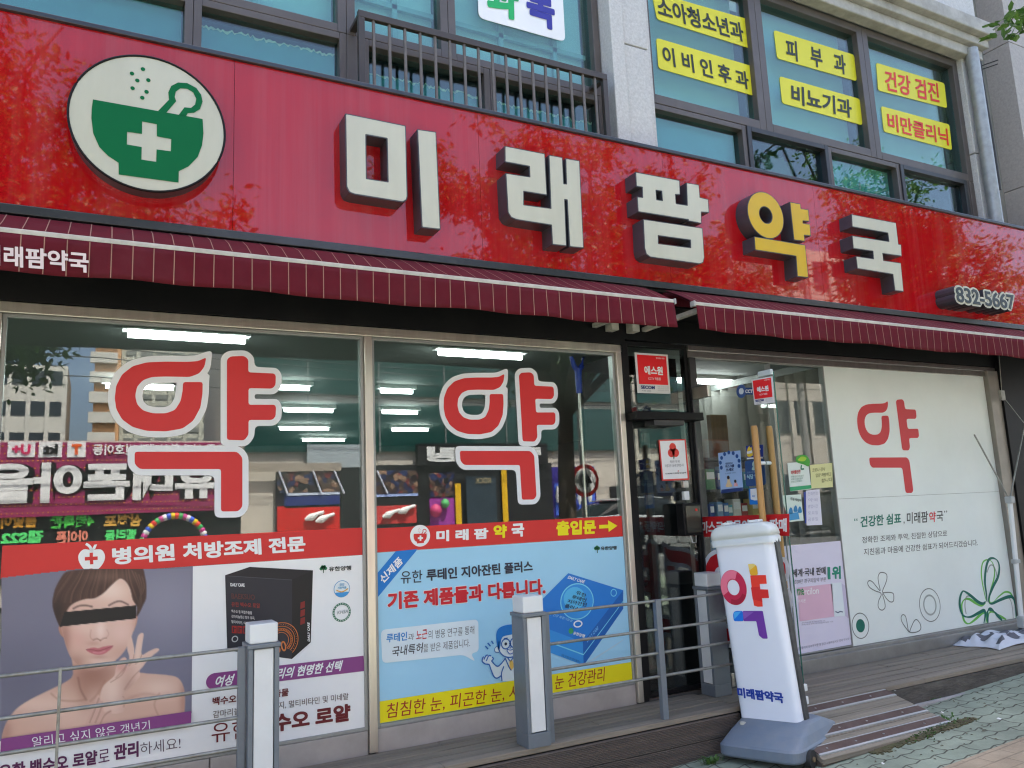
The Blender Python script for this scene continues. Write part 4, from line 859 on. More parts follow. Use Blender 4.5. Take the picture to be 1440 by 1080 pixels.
F.text("미래팜", *zw([(386,190),(540,178),(386,106)]), GR, 1, .016); F.text("약", *zw([(548,180),(595,175),(547,102)]), ink(196,50,60), 1, .024); F.text("국", *zw([(601,172),(650,168),(600,98)]), GR, 1, .016); F.text("”", *zw([(655,110),(678,108),(655,94)]), GR, 1)
F.text("정확한 조제와 투약, 친절한 상담으로", *zw([(63,332),(678,280),(62,282)]), GR, 1, .004); F.text("지친몸과 마음에 건강한 쉼표가 되어드리겠습니다.", *zw([(76,418),(900,346),(75,368)]), GR, 1, .004)
F.build("lettering", wp)
F = Flat(PW); LG = ink(96,98,98); G1, G2 = ink(10,98,84), ink(104,176,76); GY = ink(150,156,152)
F.stroke(zw([(193,672),(183,620),(178,575),(190,545),(212,540),(238,552),(242,585),(230,625),(213,665),(214,686),(250,684),(285,690),(292,715),(288,748),(265,752),(238,728),(216,694),(212,705),(225,750),(229,790),(212,811),(190,806),(178,780),(184,740),(200,705),(194,686),(160,674),(120,650),(103,620),(112,600),(135,606),(165,640)]), .0075, LG, 1, True, 5)
F.stroke(zw([(402,968),(375,935),(350,895),(345,862),(358,845),(375,855),(385,890),(395,950),(404,970),(418,935),(440,890),(460,882),(482,912),(487,945),(468,966),(430,975)]), .0075, LG, 1, True, 5)
cR = PW.p(*zw([(553,775)])[0]); F.circle(cR, .135, LG, 1, inner=.128, plane=True); F.circle(cR, .085, GY, 1, inner=.070, plane=True)
cR = PW.p(*zw([(51,925)])[0]); F.circle(cR, .098, LG, 1, inner=.091, plane=True); F.circle(cR, .050, G1, 1, plane=True)
wv = lambda t: .45+.75*abs(math.sin(t*math.pi*3))
F.stroke(zw([(965,752),(960,690),(950,610),(956,520),(975,452),(1008,436),(1040,455),(1054,500),(1045,570),(1010,640),(982,710),(978,752),(1000,766),(1060,738),(1120,716),(1152,722),(1168,770),(1176,860)]), .024, G1, 2, False, 6, wv)
F.stroke(zw([(955,750),(935,765),(900,752),(850,710),(815,684),(790,676),(772,715),(768,775),(782,832),(805,858),(850,860),(905,832),(945,815),(952,850),(942,908)]), .024, G1, 2, False, 6, wv)
F.stroke(zw([(972,905),(968,840),(978,808),(1005,812),(1040,850),(1075,886)]), .026, G1, 2, False, 6, wv)
F.stroke(zw([(960,745),(945,680),(930,600),(925,530),(935,470),(965,448),(1000,462),(1020,520),(1015,590),(990,680),(985,750),(1010,755),(1050,715),(1095,682),(1135,690),(1160,740),(1172,800),(1174,868)]), .015, G2, 1, False, 6, wv)
F.stroke(zw([(955,760),(925,778),(880,758),(835,732),(800,738),(782,780),(790,850),(805,895),(835,910),(880,880),(935,830),(962,840),(958,905)]), .022, G2, 1, False, 6, wv)
F.stroke(zw([(968,905),(975,850),(1000,820),(1050,850),(1105,880)]), .02, G2, 1, False, 6, wv)
F.stroke(zw([(965,540),(985,492),(1010,490),(1030,530),(1040,580)]), .012, GY, 1); F.stroke(zw([(815,840),(806,780),(815,720),(845,712),(890,740)]), .012, GY, 1); F.stroke(zw([(1105,712),(1135,740),(1150,800),(1155,870)]), .009, GY, 1)
F.build("flower_print", wp)

# ------------------------------------------------------------------ papers on the glass beside the panel
def paper(name, label, pl, pts, col, cat="notice", th=.0015, base=None, r=0, m=None):
    o = sheet(name, pl, pts, m or ink(*col), None, th, th if base is None else base, r); return tag(o, label, cat)
PGd = PY(-.0005)
o = paper("pink_poster", "lavender poster with a pink product box and green lettering low on the door-side glass", PGd, [(1090,769),(1186,760),(1205,905),(1105,923)], (206,202,220), "poster")
zq = lambda pts: Z(5.4, 1040, 680, pts); PP = PY(-.002); F = Flat(PP)
F.text("세계·국내 판매", *zq([(400,712),(652,690),(400,650)]), ink(50,48,52), 2, .02); F.text("1", *zq([(668,728),(690,727),(664,634)]), ink(30,130,110), 2, .03); F.text("위", *zq([(700,728),(768,724),(698,628)]), ink(30,130,110), 2, .045); F.text("2020년 경구피임약 부문", *zq([(405,764),(656,742),(405,730)]), ink(90,84,92), 2, .0)
F.px(zq([(440,790),(700,760),(718,1010),(455,1045)]), ink(206,168,188), 2); F.px(zq([(690,755),(772,750),(800,1005),(718,1010)]), ink(208,216,230), 2); F.px(zq([(772,756),(800,775),(828,1025),(800,1005)]), ink(186,180,204), 2)
F.text("me", *zq([(440,850),(490,846),(432,800)]), ink(40,130,80), 3, .02); F.text("rcilon", *zq([(492,846),(600,836),(490,795)]), ink(226,220,228), 3, .01); F.text("머시론", *zq([(440,908),(500,902),(440,880)]), ink(228,220,228), 3, .01)
F.stroke(zq([(725,970),(745,980),(760,972),(782,975)]), .008, ink(70,80,110), 3)
for k in range(2): F.text("세계 국내 판매 경구피임약 부문 기준", *zq([(470,1064+k*14),(650+k*60,1044+k*8),(470,1054+k*14)]), ink(120,112,128), 2, -.005)
F.text("본 제품은 의약품이며 첨부문서를 잘 읽고 사용하십시오 의사 약사와 상의", (1107,917), (1200,899), (1107,913), ink(120,114,130), 2, -.005); F.build("lettering", o)
o = paper("notice", "white notice with a green swirl on top and a green foot beside the yellow note", PGd, [(1107,651),(1136,649),(1141,688),(1111,691)], (206,216,212))
F = Flat(PP); zz = z6
F.px(zz([(480,870),(478,850),(495,840),(520,842),(535,865),(530,888),(510,880)]), ink(60,150,50), 3, 4); F.px(zz([(484,862),(500,846),(520,852),(510,866)]), ink(150,190,50), 4, 4); F.stroke(zz([(500,882),(498,898),(510,898)]), .012, ink(30,120,90), 4)
F.px(zz([(450,975),(541,966),(543,981),(453,992)]), ink(40,150,100), 2); F.text("의약품안전", *zz([(455,922),(495,917),(455,906)]), ink(190,50,60), 3, .03)
for k in range(3): F.text("부작용 신고 안내드립니다", *zz([(456,936+k*11),(510-4*k,930+k*11),(456,928+k*11)]), ink(60,120,100), 3, .0)
F.build("lettering", o)
o = paper("notice", "yellow handwritten note beside the white notice with the green swirl", PGd, [(1139,654),(1170,651),(1171,685),(1141,687)], (206,206,150))
F = Flat(PP)
for k, (x0, x1) in enumerate(((545,600),(560,625),(585,630))): F.text(("코로나 검사", "입장 처방하고", "합니다")[k], *zz([(x0,912+k*22),(x1,906+k*22),(x0,896+k*22)]), ink(84,84,60), 3, .0, .1)
F.build("lettering", o)
o = paper("notice", "small white notice with blue figures below the white notice with the green swirl", PGd, [(1098,697),(1126,695),(1130,732),(1110,734)], (200,216,208))
F = Flat(PP)
for c in ((475,1060),(455,1068),(493,1064)): F.px(Z(3,960,360,[(c[0]-8,c[1]+18),(c[0]-6,c[1]),(c[0],c[1]-8),(c[0]+6,c[1]),(c[0]+8,c[1]+18)]), ink(40,120,170), 3, 3)
F.px([(1108,722),(1122,720),(1124,730),(1110,732)], ink(60,140,190), 3); F.text("건강 지킴이", (1111,703), (1126,706), (1111,699), ink(50,60,60), 3, .02); F.build("lettering", o)
o = paper("notice", "narrow white paper with faint handwriting hanging over a blue card", PGd, [(1133,690),(1152,688),(1156,738),(1134,739)], (208,208,226), base=.003)
F = Flat(PY(-.005))
for k in range(5): F.text(("전화번호", "약국", "영업시간", "토요일", "공휴일")[k], (1136, 697+k*9), (1150, 696+k*9), (1136, 692+k*9), ink(160,160,186), 2, -.005)
F.build("lettering", o)
paper("card", "blue card half hidden behind the narrow handwritten paper", PGd, [(1130,692),(1140,691),(1142,735),(1132,736)], (40,60,140), "card")
# security card on the side light
def seccard(pl, P4, label, cat="sign"):
    o = paper("security_sign", label, pl, P4, (206,204,204), cat, .002, .004)
    A = [Vector(pl.p(*p)) for p in P4]
    def q(s, t): return tuple(A[0].lerp(A[1], s).lerp(A[3].lerp(A[2], s), t))
    pl2 = Pl(pl.o+pl.n*.005, pl.u, pl.v); F = Flat(pl2); rd = ink(214,30,36)
    F.shape([[q(.06,.05),q(.94,.05),q(.94,.78),q(.06,.78)]], rd, 1)
    def T(b, s0, t0, s1, t1, m, bd): F.text(b, q(s0,t1), q(s1,t1), q(s0,t0), m, 3, bd, plane=True)
    T("에스원", .24, .32, .80, .54, WHITE_T, .04); T("CCTV 작동중", .34, .60, .72, .67, WHITE_T, .01); T("안전을 위한", .62, .09, .88, .13, WHITE_T, .01)
    T("SECOM", .10, .815, .52, .90, ink(40,50,110), .05); T("세콤", .10, .93, .4, .96, ink(110,110,120), 0)
    for k in range(3): T("세콤 보안시스템", .6, .82+k*.045, .94, .845+k*.045, ink(150,150,156), 0)
    F.build("lettering", o); return o
zD = lambda pts: Z(5.4, 860, 480, pts)
PS = PY(-.004)
seccard(PS, zD([(172,85),(424,102),(445,400),(195,392)]), "red and white security sign on the dark side glass left of the door")
o = paper("red_frame_notice", "red-framed certificate with a red three-berry emblem on the dark side glass", PS, zD([(355,748),(560,742),(588,1052),(382,1060)]), (200,60,54), "certificate", .004, .004)
pl2 = PY(-.0085); F = Flat(pl2); F.px(zD([(366,757),(553,752),(577,1040),(392,1048)]), ink(222,220,226), 1)
for c in ((463,805),(452,848),(485,846)): F.circle(pl2.p(*zD([c])[0]), .030, ink(204,58,50), 2, plane=True)
F.px(zD([(466,870),(478,868),(474,896),(469,896)]), ink(30,110,80), 2)
F.text("착한가게", *zD([(440,925),(515,922),(440,905)]), ink(84,80,90), 2, .0, .1); F.text("아름다운 나눔에 함께합니다", *zD([(405,957),(548,950),(404,935)]), ink(84,80,90), 2, .0, .1)
F.text("사회복지공동모금회", *zD([(405,1012),(565,1003),(404,1000)]), ink(60,60,70), 2, .02); F.px(zD([(498,985),(510,978),(506,992)]), ink(200,50,50), 2); F.build("lettering", o)
# dark shelf board and door phone at the side light
t = thing("wall_shelf", "black ledge fixed across the dark side glass below the security sign", "shelf", (3.45, -.05, 2.2))
p = at(890, 595, -.06); p2 = at(968, 590, -.06)
mb = MB(); mb.box(3.20, 3.785, -.14, -.013, 2.17, 2.225); mb.build("board", BLACK, t, .004); mb = MB(); mb.box(3.36, 3.62, -.12, -.014, 2.135, 2.169); mb.build("bracket", DKFRAME, t)
kp = at(968, 728, -.05)
t = thing("door_phone", "black door phone box with a pale cable hanging on the door jamb", "intercom", (kp.x, -.05, kp.z))
mb = MB(); mb.box(kp.x-.09, kp.x+.07, -.11, -.031, kp.z-.12, kp.z+.10, 0); mb.build("box", BLACK, t, .008)
mb = MB(); mb.box(kp.x-.07, kp.x+.055, -.114, -.111, kp.z-.10, kp.z+.08); mb.build("screen", mat("keypad_dark", (.05,.05,.035), .2), t)
mb = MB(); mb.box(kp.x+.01, kp.x+.028, -.118, -.1145, kp.z+.045, kp.z+.06); mb.build("button", ink(200,50,40), t)
mb = MB(); mb.tube([(kp.x-.01,-.07,kp.z-.12),(kp.x,-.075,kp.z-.17),(kp.x+.03,-.075,kp.z-.17),(kp.x+.04,-.07,kp.z-.12)], .005, 6); mb.build("cable", WHITEP, t)
hk = at(965, 695, -.05); t = thing("door_sensor", "small chrome and white sensor stacked above the door phone", "sensor", (hk.x,-.05,hk.z))
mb = MB(); mb.box(hk.x-.025, hk.x+.02, -.06, -.031, hk.z-.04, hk.z+.02); mb.build("body", WHITEP, t, .003); mb = MB(); mb.box(hk.x-.025, hk.x+.02, -.06, -.031, hk.z+.045, hk.z+.09); mb.build("cover", STEEL, t, .003)

# ------------------------------------------------------------------ open glass door leaf (swung out to the street)
LX = 3.80; PLd = Pl((LX,0,0), (0,-1,0))
dl = thing("glass_door", "open frameless glass door with long wooden pull handles swung out to the street", "door", (LX, -.03, .39))
mb = MB(); mb.box(LX-.005, LX+.005, -.80, -.04, .40, 2.40); mb.build("leaf", GLASS_DOOR, dl)
EDGE = mat("glass_edge", (.02,.10,.08), .15, .1)
mb = MB(); mb.box(LX-.0045, LX+.0045, -.803, -.8005, .40, 2.40); mb.build("leaf_edge", EDGE, dl)
WOODH = mat("handle_wood", (.42,.22,.065), .45, .22, 5, stretch=(14,14,.8), bump=.05)
for s, ym in ((-1,-.66),(1,-.66)):
    xo = LX+s*.065
    mb = MB(); mb.tube([(xo,ym,.72),(xo,ym,.9),(xo,ym,2.05),(xo,ym,2.07)], [.018,.022,.022,.017], 12); h = mb.build("handle", WOODH, dl)
    for z in (1.0, 1.83):
        mb = MB(); mb.tube([(LX+s*.006,ym,z),(xo-s*.02,ym,z)], .012, 10); mb.build("standoff", WHITEP, h)
for z0, z1 in ((.385,.47),(2.33,2.415)):
    mb = MB(); mb.box(LX-.014, LX+.014, -.20, -.035, z0, z1); mb.build("patch_fitting", STEEL, dl, .003)
mb = MB(); mb.box(LX-.02, LX+.02, -.812, -.76, .46, .50).box(LX-.02, LX+.02, -.812, -.76, .385, .43); mb.build("stopper", WHITEP, dl, .004)
mb = MB(); mb.box(LX-.012, LX+.012, -.79, -.68, 2.385, 2.42); mb.build("top_clip", mat("clip", (.5,.55,.55), .4), dl, .003)
PL2 = Pl((LX-.0055,0,0), (0,-1,0))
seccard(PL2, zD([(1066,292),(1224,264),(1240,465),(1088,483)]), "small red and white security sign on the open glass door")
o = paper("cctv_sticker", "blue surveillance sticker half hidden behind the security sign on the open door", Pl((LX+.0065,0,0), (0,-1,0)), zD([(960,352),(1080,352),(1080,405),(962,405)]), (40,76,140), "sticker")
F = Flat(PL2); F.px(zD([(964,356),(1008,356),(1008,402),(966,402)]), ink(200,208,214), 1); F.circle(PL2.p(*zD([(987,379)])[0]), .045, ink(50,80,130), 2, inner=.022, plane=True); F.text("CCTV", *zD([(1018,392),(1090,392),(1018,366)]), WHITE_T, 2, .03); F.build("lettering", o)
o = paper("door_poster", "pale blue poster with a ring of dark blue drops on the open glass door", PL2, zD([(810,848),(978,828),(998,1116),(838,1150)][:2]+[(1000,1134),(832,1156)]), (150,178,218), "poster")
F = Flat(PL2)
c = PL2.p(*zD([(900,925)])[0])
for k in range(9):
    a = R(200-k*27.5); F.circle((c[0]+.072*math.cos(a)*1.25, c[1]+.072*math.sin(a)), .0135, ink(28,74,140), 3, plane=True)
F.text("대한민국", *zD([(868,938),(922,932),(868,922)]), ink(40,60,110), 3, .02); F.text("마스크를", *zD([(868,962),(934,955),(868,940)]), ink(36,52,100), 3, .04); F.text("쓰세요", *zD([(872,990),(930,983),(872,965)]), ink(36,52,100), 3, .04); F.text("꼭 착용해 주세요", *zD([(866,1012),(945,1002),(866,1000)]), ink(70,90,130), 3, 0)
F.px(zD([(836,1126),(998,1108),(1000,1134),(832,1156)]), ink(36,56,110), 2)
F.px(zD([(870,1105),(880,1070),(885,1040),(898,1040),(905,1070),(920,1102)]), ink(214,190,150), 3, 3); F.circle(PL2.p(*zD([(890,1034)])[0]), .013, ink(50,40,44), 4, plane=True); F.px(zD([(932,1100),(938,1072),(950,1070),(962,1096)]), ink(220,160,160), 3, 3); F.circle(PL2.p(*zD([(943,1062)])[0]), .011, ink(50,40,44), 4, plane=True)
F.build("picture", o)
o = paper("door_card", "dark blue card with a yellow hand on the open glass door", PL2, zD([(1022,794),(1150,784),(1152,888),(1030,896)]), (24,52,140), "card")
F = Flat(PL2); F.px(zD([(1030,840),(1040,805),(1052,796),(1056,812),(1064,798),(1072,830),(1074,868),(1036,876)]), ink(220,186,50), 3, 2); F.px(zD([(1030,838),(1070,828),(1072,848),(1034,856)]), ink(220,220,220), 4); F.px(zD([(1030,884),(1150,876),(1152,888),(1030,896)]), ink(220,222,226), 3); F.stroke(zD([(1085,838),(1110,822),(1135,818)]), .008, ink(200,210,230), 3); F.build("picture", o)
o = paper("door_card", "slate-blue card with a white figure and white lettering on the open glass door", PL2, zD([(1012,908),(1160,890),(1172,1090),(1022,1104)]), (44,76,124), "card", r=.02)
F = Flat(PL2); F.circle(PL2.p(*zD([(1090,935)])[0]), .022, ink(170,196,190), 3, plane=True); F.px(zD([(1070,978),(1074,955),(1090,948),(1106,954),(1112,975)]), ink(170,196,190), 3, 3); F.text("식당 약국", *zD([(1030,1048),(1142,1038),(1028,1012)]), ink(170,206,214), 3, .02); F.text("코로나19 예방을 위한", *zD([(1032,1004),(1140,994),(1032,990)]), ink(140,170,190), 3, 0); F.build("lettering", o)
zE = lambda pts: Z(5.4, 860, 680, pts)
o = paper("door_card", "white card with a bright blue border below the slate-blue card on the open door", PL2, zE([(1042,38),(1140,30),(1146,158),(1050,160)]), (30,116,200), "card")
F = Flat(PL2); F.px(zE([(1056,42),(1126,34),(1130,70),(1138,125),(1088,128),(1060,120)]), ink(222,226,230), 3); F.text("백신", *zE([(1072,104),(1092,102),(1072,90)]), ink(30,110,190), 4, .02); F.build("lettering", o)
o = paper("door_banner", "red strip with white lettering across the open glass door", PL2, [(985,727),(1110,722.5),(1110,753.5),(985,755)], (186,32,38), "sticker")
F = Flat(PL2); F.text("마스크/동물의약품 판매", (987,750), (1107,748), (987,733), WHITE_T, 3, .035); F.build("lettering", o)
qx = lambda px: PL2.p(px, 800)[0]
yak("door_sticker", "red medicine character with white outline on the open glass door behind the standing sign", PL2, PL2.p(992,815)[0], PL2.p(1107,815)[0], PL2.p(1105,975)[1], PL2.p(1100,768)[1], .03, ink(190,30,40))
o = paper("door_sign", "small dark blue pull sign low on the open glass door", Pl((LX+.006,0,0), (0,-1,0)), [(1118,938),(1128,937),(1131,959),(1122,960)], (30,44,110), "sign")

# ------------------------------------------------------------------ deck, ramp, plinth steps
def wood_mat(name, c, var=.3, rough=.8, dirt=(.06,.055,.05)):
    return mat(name, c, rough, var, 4, bump=.35, stretch=(.35,9,9), dirt=dirt, dirt_amt=.55, bscale=14)
DECKW = wood_mat("weathered_deck", (.265,.222,.172)); FASC = wood_mat("deck_fascia_wood", (.12,.092,.074)); RAMPW = wood_mat("ramp_wood", (.25,.215,.165))
dk = thing("wooden_deck", "weathered grey plank deck with ribbed fascia boards along the shop front", "deck", (3, -.3, ZD))
mb = MB()
def planks(x0, x1, y0, y1, z, n, th=.03):
    w = (y1-y0)/n
    for i in range(n):
        cuts = [x0]; 
        while cuts[-1] < x1-2.6: cuts.append(cuts[-1]+rnd.uniform(1.4,2.4))
        cuts.append(x1)
        for a, b in zip(cuts[:-1], cuts[1:]):
            dz = rnd.uniform(-.002,.002); mb.box(a+.0015, b-.0015, y0+w*i+.006, y0+w*(i+1)-.006, z-th+dz, z+dz)
planks(-4.8, 3.6, -.466, -.013, ZD, 5); planks(3.6, 8.6, -.672, -.062, ZD, 6)
mb.build("deck_boards", DECKW, dk, .003)
mb = MB(); mb.box(-4.8, 3.6, -.45, -.02, .0, ZD-.036).box(3.6, 8.6, -.655, -.07, .0, ZD-.036); mb.build("deck_frame", BLACK, dk)
def fascia(x0, x1, y, z0, z1, name="fascia_board"):
    m2 = MB(); n = max(3, int((z1-z0)/.0085)); prof = []
    for i in range(n*2+1): prof.append((y-(.005 if i % 2 else 0), z0+(z1-z0)*i/(2*n)))
    vs = [(x0, a, b) for a, b in prof]+[(x1, a, b) for a, b in prof]+[(x0, y+.022, z0), (x1, y+.022, z0), (x0, y+.022, z1), (x1, y+.022, z1)]
    N = len(prof); fs = [(i, N+i, N+i+1, i+1) for i in range(N-1)]+[(0, 2*N, 2*N+1, N), (N-1, 2*N-1, 2*N+3, 2*N+2), tuple(list(range(N))+[2*N+2, 2*N]), tuple([2*N+1, 2*N+3]+list(range(2*N-1, N-1, -1)))]
    m2.add(vs, fs); m2.build(name, FASC, dk)
for a, b in ((-2.4,.1),(.105,1.72),(1.725,3.58)):
    for k in range(3): fascia(a, b, -.474, ZD-.035-.118*(k+1)+.004, ZD-.035-.118*k)
mb = MB(); mb.box(4.62, 8.6, -.672, -.656, .05, ZD-.034); mb.build("fascia_board", mat("old_fascia", (.085,.075,.065), .9, .5, 5, bump=.4, dirt=(.2,.18,.15), dirt_amt=.5, stretch=(1,4,4)), dk, .002)
mb = MB(); mb.box(4.66, 8.6, -.71, -.673, .0, .20); mb.build("concrete_edge", CONC, dk, .01)
rp = thing("wooden_ramp", "low wooden ramp with three brown anti-slip strips from deck to pavement", "ramp", (4.3, -.9, .2))
ry0, ry1, rz0, rz1 = -.68, -1.06, ZD, .165
def rpt(x, t, h=0): return Vector((x+.16*t*(1 if x > 4.2 else .0), ry0+(ry1-ry0)*t, rz0+(rz1-rz0)*t+h))
RX0, RX1 = 3.62, 4.64
mb = MB(); nb = 6
for i in range(nb):
    t0, t1 = i/nb+.006, (i+1)/nb-.006
    mb.hexa([rpt(RX0,t0,-.03), rpt(RX0,t1,-.03), rpt(RX1,t1,-.03), rpt(RX1,t0,-.03)], [rpt(RX0,t0), rpt(RX0,t1), rpt(RX1,t1), rpt(RX1,t0)])
mb.build("ramp_boards", RAMPW, rp, .003)
mb = MB(); mb.hexa([(RX0,ry0-.005,.08),(RX0,ry1+.02,.10),(RX1+.15,ry1+.02,.13),(RX1-.005,ry0-.005,.10)], [rpt(RX0,.01,-.033), rpt(RX0,.97,-.033), rpt(RX1-.01,.97,-.033), rpt(RX1-.01,.01,-.033)]); mb.build("ramp_frame", FASC, rp)
STRIP = mat("strip_rubber", (.078,.043,.034), .7, .25, 12, dirt=(.2,.17,.15), dirt_amt=.3); ALU = mat("strip_aluminium", (.55,.56,.58), .35, .15, 10, metal=.7)
for t in (.06, .50, .79):
    g = MB(); g.hexa([rpt(RX0+.005,t,.001), rpt(RX0+.005,t+.12,.001), rpt(RX1-.008,t+.12,.001), rpt(RX1-.008,t,.001)], [rpt(RX0+.005,t,.006), rpt(RX0+.005,t+.12,.006), rpt(RX1-.008,t+.12,.006), rpt(RX1-.008,t,.006)])
    o = g.build("tread_strip", STRIP, rp)
    g = MB()
    for a, b in ((t-.012,t-.001),(t+.121,t+.15)): g.hexa([rpt(RX0+.005,a,.001), rpt(RX0+.005,b,.001), rpt(RX1-.008,b,.001), rpt(RX1-.008,a,.001)], [rpt(RX0+.005,a,.008), rpt(RX0+.005,b,.008), rpt(RX1-.008,b,.008), rpt(RX1-.008,a,.008)])
    g.build("strip_edging", ALU, o)
    g = MB()
    for k in range(5): c = rpt(RX0+.1+k*.24, t+.06, .0065); g.obox(c, ((.005,0,0),(0,.005,0),(0,0,.0015)))
    g.build("screw_row", ALU, o)
# weeds along the ramp foot and the deck
WEED = mat("weed_green", (.07,.16,.03), .7, .4, 20); MOSS = mat("moss", (.09,.075,.035), .95, .5, 15, dirt=(.06,.09,.03), dirt_amt=.6)
def weed(name, label, pos, n, h, spread, m=WEED):
    mb = MB()
    for i in range(n):
        a = rnd.uniform(0, 6.28); r = abs(rnd.gauss(0, spread)); b = Vector((pos[0]+math.cos(a)*r*1.6, pos[1]+math.sin(a)*r*.6, 0)); b.z = gz(b.x, b.y)
        hh = h*rnd.uniform(.4,1); d = Vector((math.cos(a), math.sin(a), 0)); s = Vector((-d.y, d.x, 0))*.005*rnd.uniform(.7,1.6)
        p1 = b+d*hh*.35+Vector((0,0,hh*.7)); p2 = b+d*hh*.8+Vector((0,0,hh*.75))
        mb.add([b-s*.4, b+s*.4, p1+s, p1-s, p2], [(0,1,2,3),(3,2,4)], 0)
    o = mb.build(name, m); tag(o, label, "weed"); return o
p = atz(1145,1040,.14); weed("weed_tuft", "green weed tuft at the ramp foot just right of the standing sign base", (p.x+.06,p.y-.02), 110, .05, .05)
p = atz(1310,1022,.16); weed("weed_tuft", "long thin row of weeds and moss along the foot of the ramp", (p.x-.1,p.y-.02), 240, .03, .12)
p = atz(1000,1076,.09); weed("weed_tuft", "small bright green weed left of the standing sign base below the deck", (p.x,p.y), 60, .055, .02)
p = atz(1310,985,.19); weed("weed_tuft", "tiny weed in the corner between deck and ramp", (p.x,p.y), 60, .035, .025)
mb = MB()
for i in range(260):
    t = rnd.random(); x = 4.0+t*.95; y = -1.075-.005*t+rnd.gauss(0,.018); s = rnd.uniform(.006,.02); mb.obox((x,y,gz(x,y)+.002), ((s,rnd.uniform(-.005,.005),0),(0,s*.7,0),(0,0,.004)))
o = mb.build("moss", MOSS); o['kind'] = 'stuff'

# ------------------------------------------------------------------ bollards and rails
BG = mat("bollard_grey", (.165,.19,.22), .4, .1, 5, metal=.15, dirt=(.10,.10,.10), dirt_amt=.45)
def bollard(x, y, label, ang=0.0):
    t = thing("bollard", label, "bollard", (0,0,ZD), "square bollards along the deck edge")
    h = .07; mb = MB(); mb.box(-h, h, -h, h, .001, .075); 
    for sx in (-1,1): mb.box(sx*h if sx<0 else h-.022, -h+.022 if sx<0 else h, -h, h, .0755, .68)
    mb.box(-h+.0225, h-.0225, -h+.02, h, .0755, .68)
    mb.box(-h-.006, h+.006, -h-.006, h+.006, .6805, .70); b1 = mb.build("post", BG, None, .003)
    mb = MB(); mb.box(-h+.026, h-.026, -h+.004, -h+.0195, .08, .675); b2 = mb.build("light_panel", mat("bollard_panel", (.70,.71,.71), .35, .06, 6, dirt=(.5,.48,.45), dirt_amt=.2), None, .003)
    mb = MB(); mb.box(-h+.006, h-.006, -h+.006, h-.006, .7005, .79); b3 = mb.build("cap", WHITEP, None, .006)
    for b in (b1, b2, b3): b.parent = t
    t.location = (x, y, ZD); t.rotation_euler.z = ang
    return t
bollard(2.165, -.40, "grey bollard with white cap and front panel, before the blue poster")
bollard(.725, -.40, "grey bollard with white cap, before the black product box of the left poster")
bollard(3.79, -.115-.03, "grey bollard with white side panel beside the glass door", R(-90)) if False else bollard(3.70, -.14, "grey bollard with white side panel behind the standing sign", R(-90))
def railing(label, x0, x1, zs, posts, endpost):
    t = thing("railing", label, "railing", ((x0+x1)/2, -.42, ZD))
    for z in zs:
        mb = MB(); mb.tube([(x0,-.42,z),(x1,-.42,z)], .0085, 10); mb.build("rail", GALV, t)
    for x in posts+endpost:
        mb = MB(); w = .016 if x in endpost else (.006 if x0 < 0 else .02); mb.box(x-w, x+w, -.437 if w > .01 else -.428, -.403 if w > .01 else -.412, ZD+.001, zs[0]+.008); mb.build("post", GALV if w < .01 else BG, t, .002)
zr4 = [1.022, .855, .719, .586]
railing("grey four-bar railing between the middle bollard and the standing sign", 2.245, 3.60, zr4, [3.045], [2.262])
railing("grey four-bar railing before the portrait poster, ending at the left bollard", -2.4, .645, zr4, [-.10, -1.3], [.632])
mb = MB(); mb.tube([(.81,-.42,ZD),(.81,-.42,1.03)], .010, 8); mb.build("post", GALV, None) if False else None

# ------------------------------------------------------------------ standing light-box sign
su = Vector((.32,-.947,0)).normalized(); so_ = Vector((3.60,-.75,0)); LEAN = R(4.5)
sv = (Vector((0,0,1))*math.cos(LEAN)-su*math.sin(LEAN)); suL = (su*math.cos(LEAN)+Vector((0,0,1))*math.sin(LEAN))
PSs = Pl(so_, suL, sv); sn = PSs.n
ss = thing("standing_sign", "white standing light-box sign with a colourful medicine character on a grey wheeled base", "sign", (3.75,-.7,.12))
cxy = PSs.p(1084,1027); halfw = (PSs.p(1128,1033)[0]-PSs.p(1040,1022)[0])/2; c0u = cxy[0]; vb = .245; vt = PSs.p(1040,760)[1]
th = .06; back = so_-sn*.06
def prof(u0, hw, t, v, n=32):
    pts = []
    for k in range(n+1):
        a = -1+2*k/n; pts.append((u0+hw*a, t*(1-.5*abs(a)**14)))
    return [so_+suL*p[0]+sv*v+sn*(p[1]-t) for p in pts]+[so_+suL*p[0]+sv*v+sn*(-t-p[1]) for p in pts[::-1]]
mb = MB(); mb.loft([prof(c0u, halfw, th, v) for v in (vb, (vb+vt)/2, vt)]); mb.build("light_panel", mat("lightbox_acrylic", (.78,.82,.90), .18, .03, 2, spec=.6), ss)
for s in (-1, 1):
    mb = MB(); e = so_+suL*(c0u+s*halfw)-sn*th; mb.hexa([e+suL*s*(.001 if s > 0 else -.012)-sn*.032+sv*vb, e+suL*s*(.012 if s > 0 else .0)-sn*.03+sv*vb, e+suL*s*(.012 if s > 0 else .0)+sn*.02+sv*vb, e+suL*s*(.001 if s > 0 else -.012)+sn*.022+sv*vb], [e+suL*s*(.001 if s > 0 else -.012)-sn*.032+sv*vt, e+suL*s*(.012 if s > 0 else .0)-sn*.03+sv*vt, e+suL*s*(.012 if s > 0 else .0)+sn*.02+sv*vt, e+suL*s*(.001 if s > 0 else -.012)+sn*.022+sv*vt]); mb.build("edge_profile", mat("edge_dark", (.03,.03,.032), .4, .4, 15, dirt=(.25,.25,.25), dirt_amt=.3), ss)
